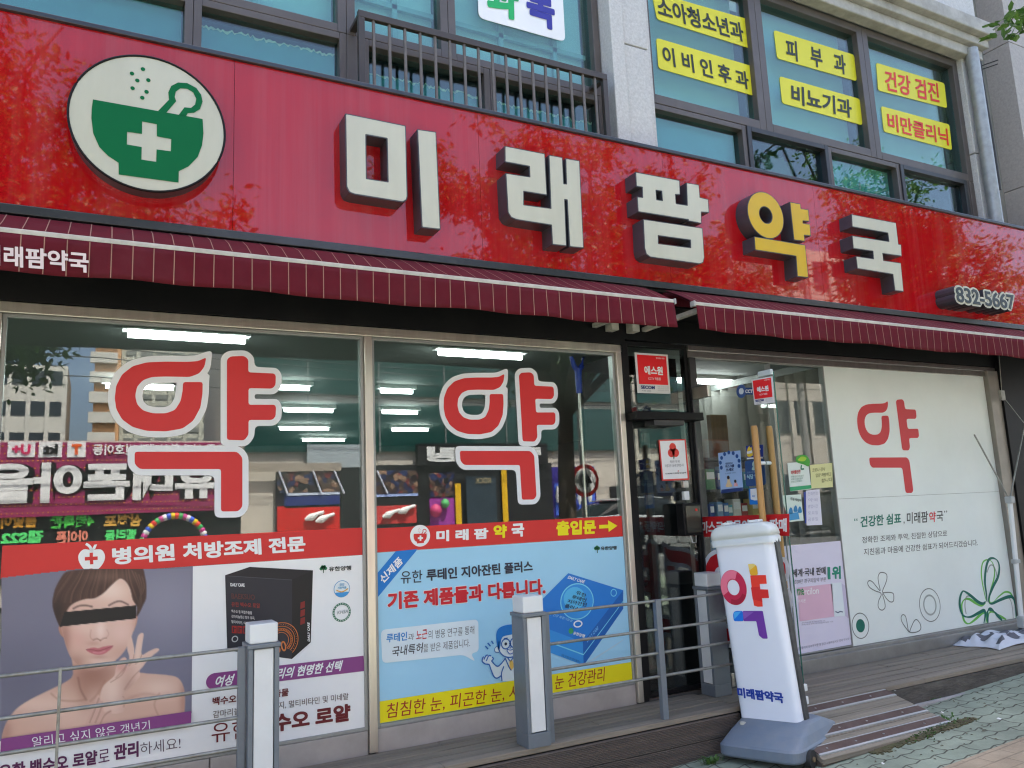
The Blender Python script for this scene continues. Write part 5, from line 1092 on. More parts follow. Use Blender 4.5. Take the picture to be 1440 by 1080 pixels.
def capring(v, hw, t): 
    q = []
    for k in range(32):
        a = 2*math.pi*k/32; ca, sa = math.cos(a), math.sin(a); e = .28
        q.append(so_+suL*(c0u+hw*math.copysign(abs(ca)**e, ca))+sv*v+sn*(-th+t*math.copysign(abs(sa)**(e*.8), sa)))
    return q
mb = MB(); ht = PSs.p(1040,736)[1]-vt
mb.loft([capring(vt-.03,halfw+.012,.075), capring(vt+.005,halfw+.013,.078), capring(vt+.006,halfw+.010,.073), capring(vt+.018,halfw+.010,.073), capring(vt+.019,halfw+.013,.078), capring(vt+.05,halfw+.010,.073), capring(vt+.072,halfw+.001,.069), capring(vt+.088,halfw-.022,.064), capring(vt+.097,halfw-.05,.055), capring(vt+.099,halfw-.07,.04)])
mb.build("cap", mat("cap_white", (.66,.70,.69), .4, .06, 5), ss)
mb = MB()
for s in (-.5,.45): mb.obox(so_+suL*(c0u+halfw*s)+sv*(vt+.108)-sn*th, (suL*.035, sv*.008, sn*.03))
mb.build("cap_tab", WHITEP, ss, .004)
# panel artwork, laid on the curved front: drawn on the plane of its crest
PSa = Pl(so_+sn*.0012, suL, sv); zS = lambda pts: Z(5.68, 990, 730, pts)
F = Flat(PSa)
oo = PSa.p(*zS([(236,546)])[0]); rx = abs(PSa.p(*zS([(340,552)])[0])[0]-PSa.p(*zS([(132,540)])[0])[0])/2; rz = abs(PSa.p(*zS([(232,404)])[0])[1]-PSa.p(*zS([(245,686)])[0])[1])/2
F.shape([circ(oo[0], oo[1], rx, 48, rz), circ(oo[0], oo[1], rx*.46, 36, rz*.44)], ink(186,36,72), 1)
def arcpoly(a0, a1, r0, r1): return [(oo[0]+rx*r0*math.cos(R(a)), oo[1]+rz*r0*math.sin(R(a))) for a in range(a0, a1+1, 6)]+[(oo[0]+rx*r1*math.cos(R(a)), oo[1]+rz*r1*math.sin(R(a))) for a in range(a1, a0-1, -6)]
F.shape([arcpoly(62, 206, .985, .5)], ink(222,112,136), 2); F.shape([arcpoly(246, 330, .985, .7)], ink(156,24,52), 2)
F.px(zS([(352,360),(395,356),(420,370),(428,410),(432,446),(370,450)]), ink(246,166,40), 1, rnd_=.012); F.px(zS([(352,360),(395,356),(415,368),(365,410)]), ink(250,196,110), 2)
F.px(zS([(370,450),(494,446),(502,516),(446,518),(450,560),(512,562),(520,630),(464,632),(470,698),(430,700),(400,690),(392,640)]), ink(226,56,40), 1); F.px(zS([(376,545),(448,540),(450,560),(512,562),(520,630),(464,632),(468,660),(390,640)]), ink(204,40,38), 2)
F.px(zS([(232,770),(238,740),(260,733),(310,733),(316,815),(240,815)]), ink(20,110,210), 1, rnd_=.01); F.px(zS([(240,745),(300,736),(244,800)]), ink(70,160,232), 2)
F.px(zS([(310,733),(470,733),(510,955),(470,955),(440,930),(418,815),(316,815)]), ink(106,54,150), 1, rnd_=.006); F.px(zS([(310,740),(400,740),(320,800)]), ink(128,84,170), 2)
zT = lambda pts: Z(3, 960, 720, pts)
F.text("미래팜약국", *zT([(234,782),(428,808),(229,738)]), ink(30,60,150), 1, .05)
F.build("lettering", ss)
# grey moulded base on wheels
GB = mat("base_grey", (.15,.19,.245), .5, .1, 6, dirt=(.30,.28,.25), dirt_amt=.45)
bu = su; bn = Vector((su.y, -su.x, 0)); bc = so_+su*c0u-bn*.06+bn*.0; bc = Vector((bc.x, bc.y, 0)); bc -= bn*.05
zg = lambda a, b: 0
def bring(hu, hn, z, e=.22, sh=0.0):
    q = []
    for k in range(40):
        a = 2*math.pi*k/40; ca, sa = math.cos(a), math.sin(a); p = bc+bu*(hu*math.copysign(abs(ca)**e, ca))+bn*(sh+hn*math.copysign(abs(sa)**e, sa)); p.z = z+(p-bc).dot(bu)*math.tan(LEAN)*.6+.135; q.append(p)
    return q
mb = MB(); mb.loft([bring(.248,.345,.010), bring(.256,.353,.022), bring(.256,.353,.07), bring(.248,.34,.082), bring(.232,.24,.128), bring(.214,.13,.168), bring(.204,.095,.182,.3), bring(.198,.085,.186,.3), bring(.15,.05,.187,.3)], smooth=False)
mb.build("base", GB, ss)
for s in (-1, 1):
    wc = bc+bu*.222+bn*(s*.22); wc.z = bc.z+.135+.026+.17*math.tan(LEAN)*.6
    mb = MB(); mb.tube([wc+bu*.01, wc+bu*.052], .047, 20); w = mb.build("wheel", mat("wheel_rubber", (.02,.02,.02), .6), ss); mb = MB(); mb.tube([wc+bu*.053, wc+bu*.060], .014, 12); mb.build("hub", mat("hub_brass", (.35,.25,.15), .4, metal=.6), w)
p = PSs.p(1048,1032); kc = so_+suL*p[0]+bn*.05; kc.z = .285
mb = MB(); mb.tube([kc-Vector((0,0,.03)), kc+Vector((0,0,.004))], .018, 16); mb.build("filler_cap", mat("cap_ivory", (.6,.58,.5), .5), ss, .003)

# ------------------------------------------------------------------ neighbour on the right, post, folded banner
nb_ = thing("neighbour_building", "tall grey stone building rising beyond the right end of the pharmacy", "building", (12, 0, .3))
NB1 = mat("neighbour_stone", (.44,.40,.37), .85, .16, 45, bump=.1, dirt=(.2,.18,.17), dirt_amt=.3); NB2 = mat("neighbour_plaster", (.24,.235,.20), .85, .15, 5, dirt=(.12,.115,.1), dirt_amt=.5)
mb = MB(); mb.box(8.55, 22, .6, 10, .2, 13, 1)
zc = [3.4, 5.0, 6.75, 8.5, 10.4, 13]
for a, b in zip(zc[:-1], zc[1:]):
    for x0, x1 in ((9.25,11.2),(11.21,13.6),(13.61,17)): mb.box(x0, x1-.008, .30, .62, a, b-.01, 0)
mb.build("wall", [NB1, NB2], nb_)
mb = MB(); mb.tube([(9.1,.55,4.4),(10.2,.2,4.95)], .012, 6); mb.tube([(9.0,.55,4.3),(10.4,.1,4.45)], .012, 6); mb.tube([(9.45,.27,4.4),(9.40,.27,3.9),(9.42,.27,3.4)], .02, 6); mb.build("cable", MATS["cable_black"], nb_)
mb = MB(); mb.box(8.25, 8.9, -.10, .4, .2, 2.98, 0); mb.box(8.255, 8.27, -.105, -.1005, .3, 2.9, 0); mb.build("white_pier", mat("white_pier_paint", (.55,.57,.56), .6, .1, 5, dirt=(.35,.34,.32), dirt_amt=.3), nb_)
mb = MB(); mb.box(8.901, 22, .1, .3, .2, 3.38); mb.build("shopfront", mat("neighbour_front", (.16,.17,.17), .5), nb_)
t = thing("banner_stand", "thin white folded banner pole with two spread rods leaning at the white panel's right edge", "stand", (7.55,-.2,ZD))
a0 = at(1420,703,-.2); a1 = at(1437,878,-.2); r1 = at(1370,611,-.12); r2 = at(1441,596,-.2)
mb = MB(); mb.tube([a0, Vector((a1.x,-.2,a1.z))], .020, 12); mb.build("pole", WHITEP, t)
mb = MB(); mb.tube([a0, r1], .007, 8); mb.build("rod", GALV, t); mb = MB(); mb.tube([a0, r2], .007, 8); mb.build("rod", GALV, t)
mb = MB(); mb.obox(a0, ((.03,0,0),(0,.03,0),(0,0,.03))); mb.build("joint", mat("joint_grey", (.4,.42,.42), .5), t, .008)
am = a0.lerp(a1, .5); mb = MB(); mb.obox(am, ((.04,0,0),(0,.02,0),(0,0,.018))); mb.build("clamp", mat("joint_grey", (.4,.42,.42)), t, .006)
mb = MB(); mb.obox(a1+Vector((0,0,.02)), ((.025,0,0),(0,.03,0),(0,0,.05))); mb.build("foot", mat("joint_grey", (.4,.42,.42)), t, .01)
mb = MB(); rr = at(1409, 556, -.1); mb.tube([at(1405,500,-.105), at(1409,556,-.105), at(1441,596,-.2)], .004, 6); mb.obox(at(1409,556,-.11), ((.03,0,0),(0,.012,0),(0,0,.045))); mb.build("cord", GALV, t)
# crumpled banner lying on the deck
def cloth(name, label, x0, x1, y0, y1, h, m, seed, nx=44, ny=26, prints=None):
    r2 = random.Random(seed); ph = [(r2.uniform(3,9), r2.uniform(4,12), r2.uniform(0,6)) for _ in range(6)]
    mb = MB(); vs = []
    for j in range(ny+1):
        for i in range(nx+1):
            s, t = i/nx, j/ny; e = min(1, 6*min(s,1-s,t,1-t)+.05)
            wob = sum(math.sin(a*s+b*t+c) for a, b, c in ph)/6; fold = abs(math.sin(s*11+t*6+ph[0][2]))**2*.8+abs(math.sin(s*9-t*13+ph[1][2]))**3
            vs.append((x0+(x1-x0)*s+.05*math.sin(t*5+s*3), y0+(y1-y0)*t+.05*math.sin(s*6), ZD+.006+h*e*(.38+.3*wob+.34*fold)))
    mi = [(0 if not prints else (1 if math.sin(i*.55+j*.3+seed)+math.sin(j*.7-i*.2) > .45 and 2 < i < nx-3 and 2 < j < ny-3 else 0)) for j in range(ny) for i in range(nx)]
    k = 0
    for j in range(ny):
        for i in range(nx):
            a = j*(nx+1)+i; mb.f.append((a, a+1, a+nx+2, a+nx+1)); mb.m.append(mi[k]); mb.sm.append(True); k += 1
    mb.v = vs; o = mb.build(name, m); mo = o.modifiers.new("thick", 'SOLIDIFY'); mo.thickness = .004
    sb = o.modifiers.new("sub", 'SUBSURF'); sb.levels = 1; sb.render_levels = 1
    return tag(o, label, "banner")
p = atz(1375,903,ZD+.04)
cloth("folded_banner", "crumpled white banner with grey print lying on the deck below the white panel", p.x-.05, p.x+1.1, p.y-.20, p.y+.16, .085, [mat("banner_white", (.58,.60,.66), .6, .06, 6), mat("banner_grey", (.10,.10,.12), .6, .3, 12)], 5, prints=True)
cloth("grey_mat", "grey rolled mat lying behind the crumpled banner on the deck", p.x+.40, p.x+1.5, p.y+.22, p.y+.42, .075, [mat("mat_grey", (.17,.19,.19), .8, .1, 8)], 9)

# ------------------------------------------------------------------ the other side of the street (seen in the glass)
def RF(px, py, d): return at(px, py, d)        # a mirrored pixel: real point is (x, -d, z)
def slab(name, parent, x0, x1, d0, d1, z0, z1, m): mb = MB(); mb.box(x0, x1, -d1, -d0, z0, z1); return mb.build(name, m, parent)
def real_text(parent, body, x0, x1, z0, z1, d, m, bold=.05, h=.06, name="lettering"):   # reads correctly from the street, mirrored in the glass
    vs, fs = text_geo(body, bold, 0, 1, .0); pl = Pl((0,-d,0), (-1,0,0))
    xa = min(v[0] for v in vs); xb = max(v[0] for v in vs); ya = min(v[1] for v in vs); yb = max(v[1] for v in vs); mb = MB()
    w = [Vector((x1-(v[0]-xa)/(xb-xa)*(x1-x0), -d, z0+(v[1]-ya)/(yb-ya)*(z1-z0))) for v in vs]; mb.add(w, fs, 0); return mb.build(name, m, parent)
CW = mat("pale_concrete", (.58,.53,.46), .8, .12, 2); TG_ = mat("teal_curtain_wall", (.012,.06,.055), .08, .2, 1.5, spec=.8); DARKW = mat("dark_shop", (.02,.02,.022), .3)
t = thing("bowling_building", "teal-glazed building across the street, seen mirrored in the shop glass", "building", (11, -21, 0))
slab("wall", t, 3.9, 24, 21.2, 30, -.5, 10.2, CW)
for k, z in enumerate((3.75, 5.65, 7.55)): slab("glazing", t, 4.1, 18.6, 21.06, 21.19, z, z+1.62, TG_)
for x in (6.0, 8.4, 10.8, 13.2, 15.6): slab("glazing_bar", t, x, x+.05, 21.03, 21.055, 3.75, 9.2, mat("bar_grey", (.15,.17,.17), .5))
slab("tall_wing", t, 18.8, 25, 20.8, 21.18, 2.9, 10.2, CW)
for k, z in enumerate((3.8, 5.6, 7.4)): slab("glazing", t, 18.95, 24.9, 20.7, 20.79, z, z+1.55, TG_)  # dark glazing added in place of trees, to darken the side glass reflection
slab("shop_glass_front", t, 17.7, 20.6, 21.1, 21.19, -.3, 2.35, DARKW); slab("shop_glass_front", t, 20.9, 23.8, 21.1, 21.19, -.3, 2.35, DARKW)
def rect_at(name, parent, TL, BR, d, m, th=.05):
    a = RF(*TL, d); b = RF(*BR, d); return slab(name, parent, a.x, b.x, d, d+th, b.z, a.z, m)
rect_at("entrance", t, (480,655), (780,745), 21.0, DARKW, .15)
rect_at("poster_panel", t, (388,662), (478,750), 21.02, ink(40,30,40)); rect_at("poster_panel", t, (520,660), (588,750), 21.02, ink(60,40,60)); rect_at("poster_panel", t, (775,657), (840,725), 21.02, ink(50,40,120))
rect_at("picture_area", t, (390,712), (478,750), 20.98, ink(196,34,28)); rect_at("picture_area", t, (400,694), (478,712), 20.98, ink(40,50,110)); rect_at("picture_area", t, (403,692), (478,695), 20.96, ink(190,200,220))
rect_at("picture_area", t, (520,694), (588,697), 20.96, ink(150,170,220)); rect_at("picture_area", t, (523,712), (586,735), 20.98, ink(190,60,60)); rect_at("picture_area", t, (604,700), (640,740), 20.98, ink(150,60,150)); rect_at("picture_area", t, (780,680), (838,722), 20.98, ink(70,100,200)); rect_at("picture_area", t, (640,680), (650,745), 20.9, ink(214,170,30)); rect_at("picture_area", t, (705,660), (716,745), 20.9, ink(214,170,30)); rect_at("picture_area", t, (430,665), (478,685), 20.98, ink(130,70,60)); rect_at("picture_area", t, (405,668), (428,690), 20.98, ink(120,110,100)); rect_at("poster_panel", t, (604,664), (640,742), 21.0, ink(46,40,52))
for k in range(7):
    c = RF(784+k*7.4, 683+(k%3)*3, 20.9); mb = MB(); mb.tube([(c.x,-20.9,c.z-.62),(c.x,-20.9,c.z-.4),(c.x,-20.9,c.z-.15),(c.x,-20.9,c.z)], [.06,.10,.05,.05], 10); mb.build("bowling_pin", WHITEP, t)
for c, r, m in (((806,710),.24,ink(30,50,140)), ((613,718),.22,ink(200,70,120)), ((626,708),.16,ink(90,180,110))):
    q = RF(*c, 20.85); mb = MB(); mb.tube([(q.x,-20.85,q.z-r),(q.x,-20.85,q.z-r*.7),(q.x,-20.85,q.z),(q.x,-20.85,q.z+r*.7),(q.x,-20.85,q.z+r)], [.05,r*.7,r,r*.7,.05], 14); mb.build("bowling_ball", m, t)
def crowd(name, cols, sc):
    m = mat(name, (1,1,1), .4, 0, 1); n = m.node_tree.nodes; l = m.node_tree.links; b_ = n["Principled BSDF"]; tc = n.new("ShaderNodeTexCoord"); vo = n.new("ShaderNodeTexVoronoi"); vo.inputs["Scale"].default_value = sc; l.new(tc.outputs["Object"], vo.inputs[0])
    ra = n.new("ShaderNodeValToRGB"); ra.color_ramp.interpolation = 'CONSTANT'; sx = n.new("ShaderNodeSeparateColor"); l.new(vo.outputs["Color"], sx.inputs[0]); l.new(sx.outputs[0], ra.inputs[0])
    while len(ra.color_ramp.elements) < len(cols): ra.color_ramp.elements.new(.5)
    for i, c in enumerate(cols): ra.color_ramp.elements[i].position = i/len(cols); ra.color_ramp.elements[i].color = rgb(*c)
    l.new(ra.outputs[0], b_.inputs["Base Color"]); return m
CRW = crowd("crowd_print", [(30,24,30),(60,44,50),(120,50,50),(150,120,100),(40,50,90),(90,70,60)], 7)
for TL, BR in (((390,664),(478,691)), ((520,662),(588,693)), ((604,665),(640,698))): rect_at("picture_area", t, TL, BR, 20.95, CRW, .02)
for x0, x1, yy in ((392,404,0),(440,452,2),(470,484,0),(530,545,0)):
    p = RF(x0,662,20.92); q2 = RF(x1,694,20.92); mb = MB(); mb.tube([(p.x,-20.92,p.z),(q2.x,-20.92,q2.z)], .035, 6); mb.build("picture_area", ink(200,205,220), t)
for cx, cy_, mm in ((440,725,ink(224,224,220)),(455,728,ink(224,224,220)),(548,722,ink(224,224,220)),(570,716,ink(224,224,220))):
    p = RF(cx,cy_,20.9); mb = MB(); mb.tube([(p.x-.25,-20.9,p.z-.12),(p.x-.05,-20.9,p.z-.05),(p.x+.15,-20.9,p.z+.05),(p.x+.35,-20.9,p.z+.10)], [.04,.13,.06,.06], 10); mb.build("bowling_pin", mm, t)
rect_at("glass_door", t, (655,670), (700,745), 20.84, mat("dim_glass", (.04,.06,.08), .1), .02)
real_text(t, "ROCK", RF(668,668,20.8).x, RF(690,668,20.8).x, RF(668,680,20.8).z, RF(668,672,20.8).z, 20.8, ink(150,140,110), .02)
a = RF(600,628,20.8); b = RF(762,648,20.8); slab("sign_box", t, a.x-.3, b.x+.3, 20.86, 21.1, b.z-.1, a.z+.12, DARKW); real_text(t, "락볼링", a.x, b.x, b.z, a.z, 20.83, WHITEP)
rect_at("notice_board", t, (432,625), (508,657), 20.95, ink(150,160,166)); rect_at("wall_band", t, (340,652), (480,662), 20.9, ink(150,140,128))
t = thing("phone_shop", "phone shop with magenta dotted banner across the street, seen mirrored in the shop glass", "shop", (0,-20,0))
slab("wall", t, -9, 3.85, 20.3, 26, -.5, 4.02, CW)
MAG = mat("magenta_print", rgb(150,30,90), .5, .1, 2)
a = RF(-60,622,20); b = RF(338,716,20); slab("banner", t, a.x, b.x, 20.0, 20.25, b.z, a.z, MAG)
mb = MB(); yl = ink(230,170,40)
for j in range(10):
    for i in range(60):
        x = a.x+(b.x-a.x)*(i+.5*(j%2))/60; z = b.z+(a.z-b.z)*(j+.5)/10; mb.add([(x+.02*math.cos(q), -19.985, z+.02*math.sin(q)) for q in (0,1.05,2.1,3.14,4.19,5.24)], [(0,1,2,3,4,5)], 0)
mb.build("dot_print", yl, t)
BKW = ink(20,18,22); 
for s, bd, dd, m in (("휴대폰아울렛", .11, 19.97, BKW), ("휴대폰아울렛", .045, 19.95, ink(226,226,236))):
    c = RF(2,712,19.96); e = RF(306,648,19.96); real_text(t, s, c.x-1.6, e.x, c.z+.05, e.z, dd, m, bd)
for s, x0, x1, m, bg in (("U+",10,50,ink(200,30,90),1), ("kt",54,88,BKW,1), ("T",94,121,ink(230,90,30),1)):
    c = RF(x0,643,19.98); e = RF(x1,621,19.98); mb = MB(); mb.box(c.x, e.x, -20.0, -19.97, c.z, e.z); mb.build("logo_plate", ink(226,220,230), t); real_text(t, s, c.x+.1, e.x-.1, c.z+.07, e.z-.07, 19.94, m)
c = RF(130,640,19.96); e = RF(330,624,19.96); real_text(t, "핸드폰 성지 할인매장 번호이동", c.x, e.x, c.z, e.z, 19.95, ink(222,222,228), .03)
rect_at("shop_glass_front", t, (-40,722), (338,800), 20.2, DARKW)
for s, x0, x1, y0, y1, m in (("봄맞이",0,52,722,744,ink(220,160,60)), ("4월특판",70,133,722,744,ink(90,220,90)), ("갤S22",0,62,745,766,ink(90,220,120)), ("아이폰",78,124,745,766,ink(220,130,110)), ("삼천포",146,200,722,742,ink(220,170,80)), ("벨리동",147,192,743,762,ink(90,220,120))):
    c = RF(x0,y1,20); e = RF(x1,y0,20); real_text(t, s, c.x, e.x, c.z, e.z, 20.1, m, .05)
t = thing("balloon_arch", "arch of coloured balloons across the street, seen mirrored in the shop glass", "balloons", (2.6,-18.6,.2))
for k in range(26):
    a = R(180*k/25); c = RF(245,762,18.6); r = .78; mb = MB(); q = Vector((c.x+r*math.cos(a), -18.6, c.z-.1+r*1.0*math.sin(a))); s = .09
    mb.tube([(q.x,q.y,q.z-s),(q.x,q.y,q.z-s*.6),(q.x,q.y,q.z),(q.x,q.y,q.z+s*.6),(q.x,q.y,q.z+s)], [.01,s*.8,s,s*.8,.01], 10); mb.build("balloon", ink(*((220,60,60),(230,190,40),(60,90,200),(220,220,220),(200,60,140),(60,170,90))[k%6], rough=.2), t)
def tower(label, x0, x1, d0, d1, z1, mw, mg, floors, name="apartment_block", side=None):
    t = thing(name, label, "building", ((x0+x1)/2, -(d0+d1)/2, 0)); slab("wall", t, x0, x1, d0, d1, -2, z1, mw); fh = z1/floors; nw = max(3, int((x1-x0)/1.1))
    for f in range(floors):
        slab("window_band", t, x0+.3, x1-.3, d0-.06, d0-.001, f*fh+fh*.38, f*fh+fh*.82, mg)
    for k in range(1, nw): slab("window_pier", t, x0+(x1-x0)*k/nw-.14, x0+(x1-x0)*k/nw+.14, d0-.12, d0-.061, -1, z1, mw)
    return t
AW = mat("apartment_white", (.62,.60,.54), .8, .08, 1); AG = mat("apartment_glass", (.03,.04,.05), .1); AO = mat("apartment_orange", (.62,.34,.16), .8, .1, 1); AGr = mat("apartment_grid", (.50,.50,.42), .8, .1, 1)
tower("white apartment block far behind the phone shop, seen mirrored in the glass", -9, -2.0, 60, 70, 13.3, AW, AG, 6)
t = tower("tall grid-faced apartment tower with orange side far behind the phone shop, seen mirrored", 1.5, 8.4, 62, 74, 22, AGr, mat("grid_glass", (.22,.23,.21), .4), 26)
slab("orange_wing", t, -.3, 1.45, 61, 73, -2, 21.4, AO)
for f in range(14): slab("balcony", t, -.6, 1.2, 60.6, 60.99, f*1.5+.3, f*1.5+1.1, AW)
tower("plain grey commercial block across the street to the right, seen mirrored in the upstairs glass", 26.5, 44, 21, 34, 13, CW, AG, 4)
tower("low grey shop block across the street to the left, seen mirrored in the glass", -30, -9.4, 21, 32, 9, CW, AG, 3)
# parked car
def car(label, x, y, z, L=4.7, m=None):
    t = thing("parked_car", label, "car", (x+L/2, y, z)); pm = m or mat("silver_paint", (.46,.46,.47), .28, .03, 3, metal=.25, coat=.5); gm = mat("car_glass", (.015,.018,.02), .05); w = .92
    secs = [(0,.42,.80,.86),(.05,.30,.95,.92),(.55,.25,1.02,.95),(1.2,.22,1.05,.95),(2.4,.22,.98,.95),(3.6,.22,.92,.94),(4.4,.25,.78,.90),(4.7,.36,.62,.80)]
    def ring(xs, zb, zt, k): return [Vector((x+xs, y-w*k, z+zb)), Vector((x+xs, y+w*k, z+zb)), Vector((x+xs, y+w*k, z+zb+(zt-zb)*.6)), Vector((x+xs, y+w*k*.93, z+zt)), Vector((x+xs, y-w*k*.93, z+zt)), Vector((x+xs, y-w*k, z+zb+(zt-zb)*.6))]
    mb = MB(); mb.loft([ring(*s) for s in secs]); mb.build("body", pm, t, .02)
    gs = [(.55,1.0,1.01,.86),(1.1,1.0,1.30,.80),(1.6,1.0,1.44,.76),(2.4,1.0,1.45,.76),(2.9,.96,1.38,.78),(3.5,.92,.94,.88)]
    mb = MB(); mb.loft([ring(*s) for s in gs]); mb.build("cabin", gm, t, .02)
    mb = MB(); mb.loft([[Vector((x+a, y-w*k, z+h)), Vector((x+a, y+w*k, z+h)), Vector((x+a, y+w*k*.95, z+h+.03)), Vector((x+a, y-w*k*.95, z+h+.03))] for a, h, k in ((1.3,1.40,.70),(1.7,1.445,.72),(2.4,1.45,.72),(2.75,1.41,.72))]); mb.build("roof", pm, t)
    for s in (-1, 1):
        mb = MB(); mb.box(x-.03, x+.12, y+s*.62-.22, y+s*.62+.22, z+.72, z+.90); mb.build("tail_light", mat("tail_red", (.35,.01,.012), .15), t, .02)
        mb = MB(); mb.box(x+4.5, x+4.68, y+s*.6-.18, y+s*.6+.18, z+.55, z+.70); mb.build("headlight", mat("lamp_clear", (.6,.6,.6), .1), t, .02)
    mb = MB(); mb.box(x-.01, x+.03, y-.26, y+.26, z+.52, z+.63); mb.build("number_plate", WHITEP, t)
    for xx in (.95, 3.75):
        for s in (-1, 1):
            mb = MB(); mb.tube([(x+xx,y+s*.72,z+.32),(x+xx,y+s*.93,z+.32)], .32, 24); q = mb.build("wheel", mat("wheel_rubber", (.02,.02,.02), .6), t); mb = MB(); mb.tube([(x+xx,y+s*.931,z+.32),(x+xx,y+s*.945,z+.32)], .2, 18); mb.build("rim", STEEL, q)
    return t
car("silver parked saloon across the street, seen mirrored in the dark side glass", 10.75, -13.3, gz(15,-6.5)-.14)
car("dark parked car further along the street, seen mirrored in the glass", 20.5, -14.6, gz(20,-6.5)-.14, m=mat("dark_paint", (.03,.032,.036), .2, .03, 3, metal=.5, coat=.6))
# road sign, utility poles and wires
t = thing("speed_limit_sign", "round red-rimmed speed limit sign on a pole, seen mirrored in the middle window", "sign", (8,-8,0)); c = RF(820,676,8)
mb = MB(); mb.tube([(c.x,-8,-.2),(c.x,-8,4.6)], .045, 12); mb.build("pole", GALV, t)
mb = MB(); mb.tube([(c.x,-7.94,c.z),(c.x,-7.92,c.z)], .30, 32); mb.build("disc", ink(200,40,40), t); mb = MB(); mb.tube([(c.x,-7.919,c.z),(c.x,-7.912,c.z)], .23, 32); mb.build("face", ink(230,230,230), t); pl3 = real_text(t, "40", c.x-.13, c.x+.13, c.z-.12, c.z+.12, 7.90, ink(20,20,24), .03)
for i, (x, h, la) in enumerate(((-4.4,10.5,"grey concrete utility pole across the street by the phone shop"), (25.5,11,"grey concrete utility pole across the street by the far right block"))):
    t = thing("utility_pole", la, "utility pole", (x,-18.4,0)); mb = MB(); mb.tube([(x,-18.4,-.5),(x,-18.4,h)], [.17,.11], 12); mb.build("shaft", CONC, t); mb = MB(); mb.box(x-.8, x+.8, -18.5, -18.4, h-.8, h-.7).box(x-.6, x+.6, -18.5, -18.4, h-1.6, h-1.5); mb.build("crossarm", GALV, t)
WIRE = MATS["cable_black"]
mb = MB()
for k, (z0, yo) in enumerate(((9.7,0),(9.72,.5),(8.9,.2),(6.6,0),(6.4,.1),(6.1,.15),(5.6,.1))):
    pts = []
    for i in range(31):
        s = i/30; x = -30+90*s; seg = ((x+1.6)%27.1)/27.1; pts.append((x, -18.4+yo, z0-.55*4*seg*(1-seg)))
    mb.tube(pts, .016, 5)
o = mb.build("overhead_wires", WIRE); tag(o, "black overhead wires strung between the poles across the street", "wires")

# ------------------------------------------------------------------ street trees on the near pavement (behind and beside the viewer)
LEAF = bpy.data.materials.new("leaf"); LEAF.use_nodes = True
def leaf_mat(m):
    n = m.node_tree.nodes; l = m.node_tree.links; b = n["Principled BSDF"]; out = n["Material Output"]
    oi = n.new("ShaderNodeNewGeometry"); ra = n.new("ShaderNodeValToRGB"); l.new(oi.outputs["Random Per Island"], ra.inputs[0])
    ra.color_ramp.elements[0].color = (.030,.085,.016,1); ra.color_ramp.elements[1].color = (.10,.20,.035,1); l.new(ra.outputs[0], b.inputs["Base Color"]); b.inputs["Roughness"].default_value = .45
    tr = n.new("ShaderNodeBsdfTranslucent"); l.new(ra.outputs[0], tr.inputs[0]); mx = n.new("ShaderNodeMixShader"); mx.inputs[0].default_value = .38
    l.new(b.outputs[0], mx.inputs[1]); l.new(tr.outputs[0], mx.inputs[2]); l.new(mx.outputs[0], out.inputs[0])
leaf_mat(LEAF); BARK = mat("bark", (.09,.065,.05), .9, .3, 8, bump=.5, stretch=(3,3,.8))
def add_leaf(mb, c, s, r2):
    d = Vector((r2.gauss(0,1), r2.gauss(0,1), r2.gauss(-.5,.7))).normalized(); q = d.cross(Vector((r2.gauss(0,.5), r2.gauss(0,.5), 1))).normalized(); nn = d.cross(q)
    p = [c, c+d*s*.22+q*s*.17, c+d*s*.6+q*s*.24, c+d*s*1.0, c+d*s*.6-q*s*.24, c+d*s*.22-q*s*.17]; m1 = c+d*s*.22+nn*s*.05; m2 = c+d*s*.6+nn*s*.06
    mb.add([p[0], p[1], p[2], p[3], p[4], p[5], m1, m2], [(0,1,6),(1,2,7,6),(2,3,7),(3,4,7),(4,5,6,7),(5,0,6)], 0, False)
def tree(label, x, y, limbs, seed, h=3.0, tr=.14, nleaf=46, ls=.115):
    r2 = random.Random(seed); t = thing("street_tree", label, "tree", (x, y, gz(x, y)), "street trees along the near kerb"); mb = MB(); lv = MB()
    b = Vector((x, y, gz(x, y)-.05)); top = Vector((x+.1, y+.05, h)); mb.tube([b, b.lerp(top,.3)+Vector((.03,0,0)), b.lerp(top,.7), top], [tr*1.25, tr, tr*.9, tr*.8], 12)
    for lx, ly, lz, sp in limbs:
        e = Vector((lx, ly, lz)); mid = top.lerp(e, .5)+Vector((0,0,.3)); L = (e-top).length; mb.tube([top, top.lerp(mid,.6)+Vector((0,0,.08)), mid, e], [tr*.6, tr*.42, tr*.28, tr*.1], 8)
        nt_ = int(7+sp*9)
        for k in range(nt_):
            s = r2.uniform(.35, 1.0); o = (top.lerp(mid, s*2) if s < .5 else mid.lerp(e, (s-.5)*2)); tip = o+Vector((r2.gauss(0,sp*.55), r2.gauss(0,sp*.55), r2.gauss(.05,sp*.40))); mb.tube([o, o.lerp(tip,.5)+Vector((0,0,.05)), tip], [tr*.12, tr*.07, .006], 5, caps=False)
            for q in range(int(nleaf*2.3)):
                u = r2.uniform(.25,1.05); c = o.lerp(tip, u)+Vector((r2.gauss(0,.13), r2.gauss(0,.13), r2.gauss(-.04,.11))); add_leaf(lv, c, ls*r2.uniform(.7,1.25), r2)
    mb.build("trunk", BARK, t); lv.build("crown", LEAF, t); return t
